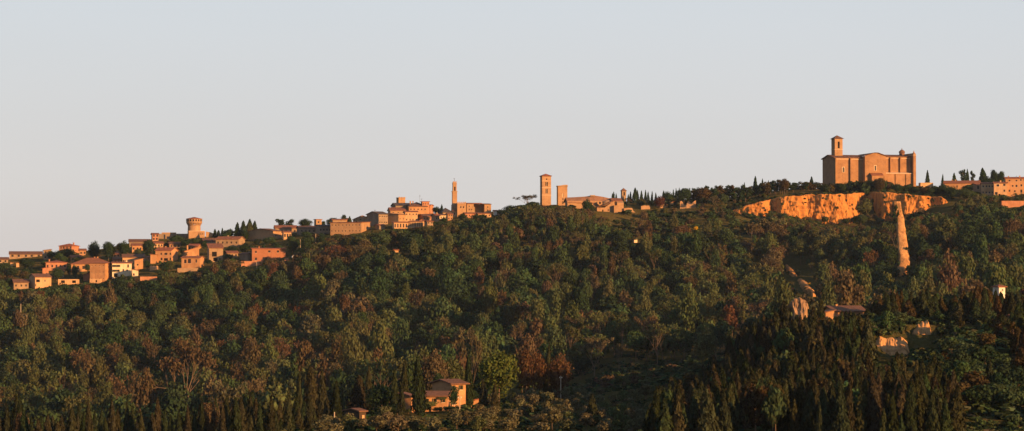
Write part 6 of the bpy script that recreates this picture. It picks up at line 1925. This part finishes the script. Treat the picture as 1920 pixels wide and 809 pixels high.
print('tufts', len(items))
# dark pockets and shrubs on the right hill's grass
for i in range(120):
    u = rr.uniform(1600, 1960); v = rr.uniform(628, 830)
    D = hit(u, v, 445, 740); x = (u - 960) * K * D
    h = rr.uniform(.8, 2.6); w = rr.uniform(1.4, 4.0); s = K * D
    if u < 1740 and v > np.interp(u, [1600, 1680, 1740], [655, 690, 740]) + 40: continue
    if blocked_fast(u, v - h / s, v, w / s / 2, D): continue
    c = rr.random()
    tree('shrub', x, D, h, w, jit(GR if c < .45 else DK if c < .7 else OL, .2), ('green' if c < .7 else 'olive') + ' shrub on the grassy slope under the clay bank', ('green' if c < .7 else 'olive') + ' shrubs on the grassy slope under the clay bank', 'shrub')
G = 'large dark trees below the hilltop cypresses at the right'
for u, vt, w, D in ((1660, 590, 60, 660), (1625, 608, 60, 668), (1690, 588, 44, 668), (1595, 620, 50, 650), (1790, 628, 50, 640), (1830, 640, 60, 630), (1870, 620, 60, 640), (1905, 640, 60, 600), (1905, 690, 60, 560), (1770, 680, 50, 590), (1735, 660, 40, 600)):
    x = pt(u, vt, D).x; h = pt(u, vt, D).z - gz(x, D)
    if h < 2 or blocked_fast(u, vt, vt + 30, w / 2 * .6, D) or shades(x, D, gz(x, D), h, w * K * D): continue
    tree('big', x, D, h, w * K * D, jit(DK if u > 1700 else GR, .2), 'dark green tree below the tall cypresses of the right hill', G, 'tree', 'broadleaf_tree')
G = 'dark scrubby trees behind the grassy slope on the right hill'
for i in range(110):
    u = rr.uniform(1590, 1960); D = rr.uniform(585, 690) if i < 44 else rr.uniform(470, 590)
    if i >= 44 and u < 1770: u = rr.uniform(1770, 1960)
    x = (u - 960) * K * D; g = gz(x, D); _, v = proj(x, D, g); h = rr.uniform(2.2, 5.5); w = h * rr.uniform(.8, 1.3); s = K * D
    if blocked_fast(u, v - h / s, v, w / s / 2, D) or shades(x, D, g, h, w): continue
    tree('olive', x, D, h, w, jit(DK if rr.random() < .5 else GR if rr.random() < .6 else (.05, .042, .02), .2), 'dark scrubby tree on the slope below the hilltop cypresses', G, 'tree', 'scrub_tree')
# olive grove
n = 0
for i in range(1500):
    if n > 190: break
    u = rr.uniform(560, 1330); D = rr.uniform(425, 700)
    x = (u - 960) * K * D; g = gz(x, D); _, v = proj(x, D, g)
    if v < np.interp(u, [600, 800, 900, 1000, 1330], [800, 786, 775, 748, 734]) or v > 850: continue
    if u < 700 and D > 500: continue
    h = rr.uniform(1.9, 3.3); w = rr.uniform(2.2, 3.6); s = K * D
    if blocked_fast(u, v - h / s, v, w / s / 2, D) or shades(x, D, g, h, w): continue
    if n and any((x - a) ** 2 + (D - b) ** 2 < 6.5 for a, b in ol): continue
    if n == 0: ol = []
    ol.append((x, D)); n += 1
    tree('olive', x, D, h, w, jit(OLV if rr.random() < .75 else OL, .15), 'grey green olive tree in the grove at the bottom middle', 'olive trees in the grove at the bottom middle', 'olive tree')
print('olives', n)
# hedges at the far side of the meadow
for i in range(130):
    u = rr.uniform(1000, 1380); D = rr.uniform(690, 1000)
    x = (u - 960) * K * D
    c = rr.random()
    tree('shrub', x, D, rr.uniform(1.0, 3.0), rr.uniform(2, 5), jit(OL if c < .4 else RU if c < .6 else DK, .2), ('dark green' if c >= .6 else 'brownish') + ' bush in the dark meadow beyond the olive grove', ('dark green' if c >= .6 else 'brownish') + ' bushes in the dark meadow beyond the olive grove', 'shrub')
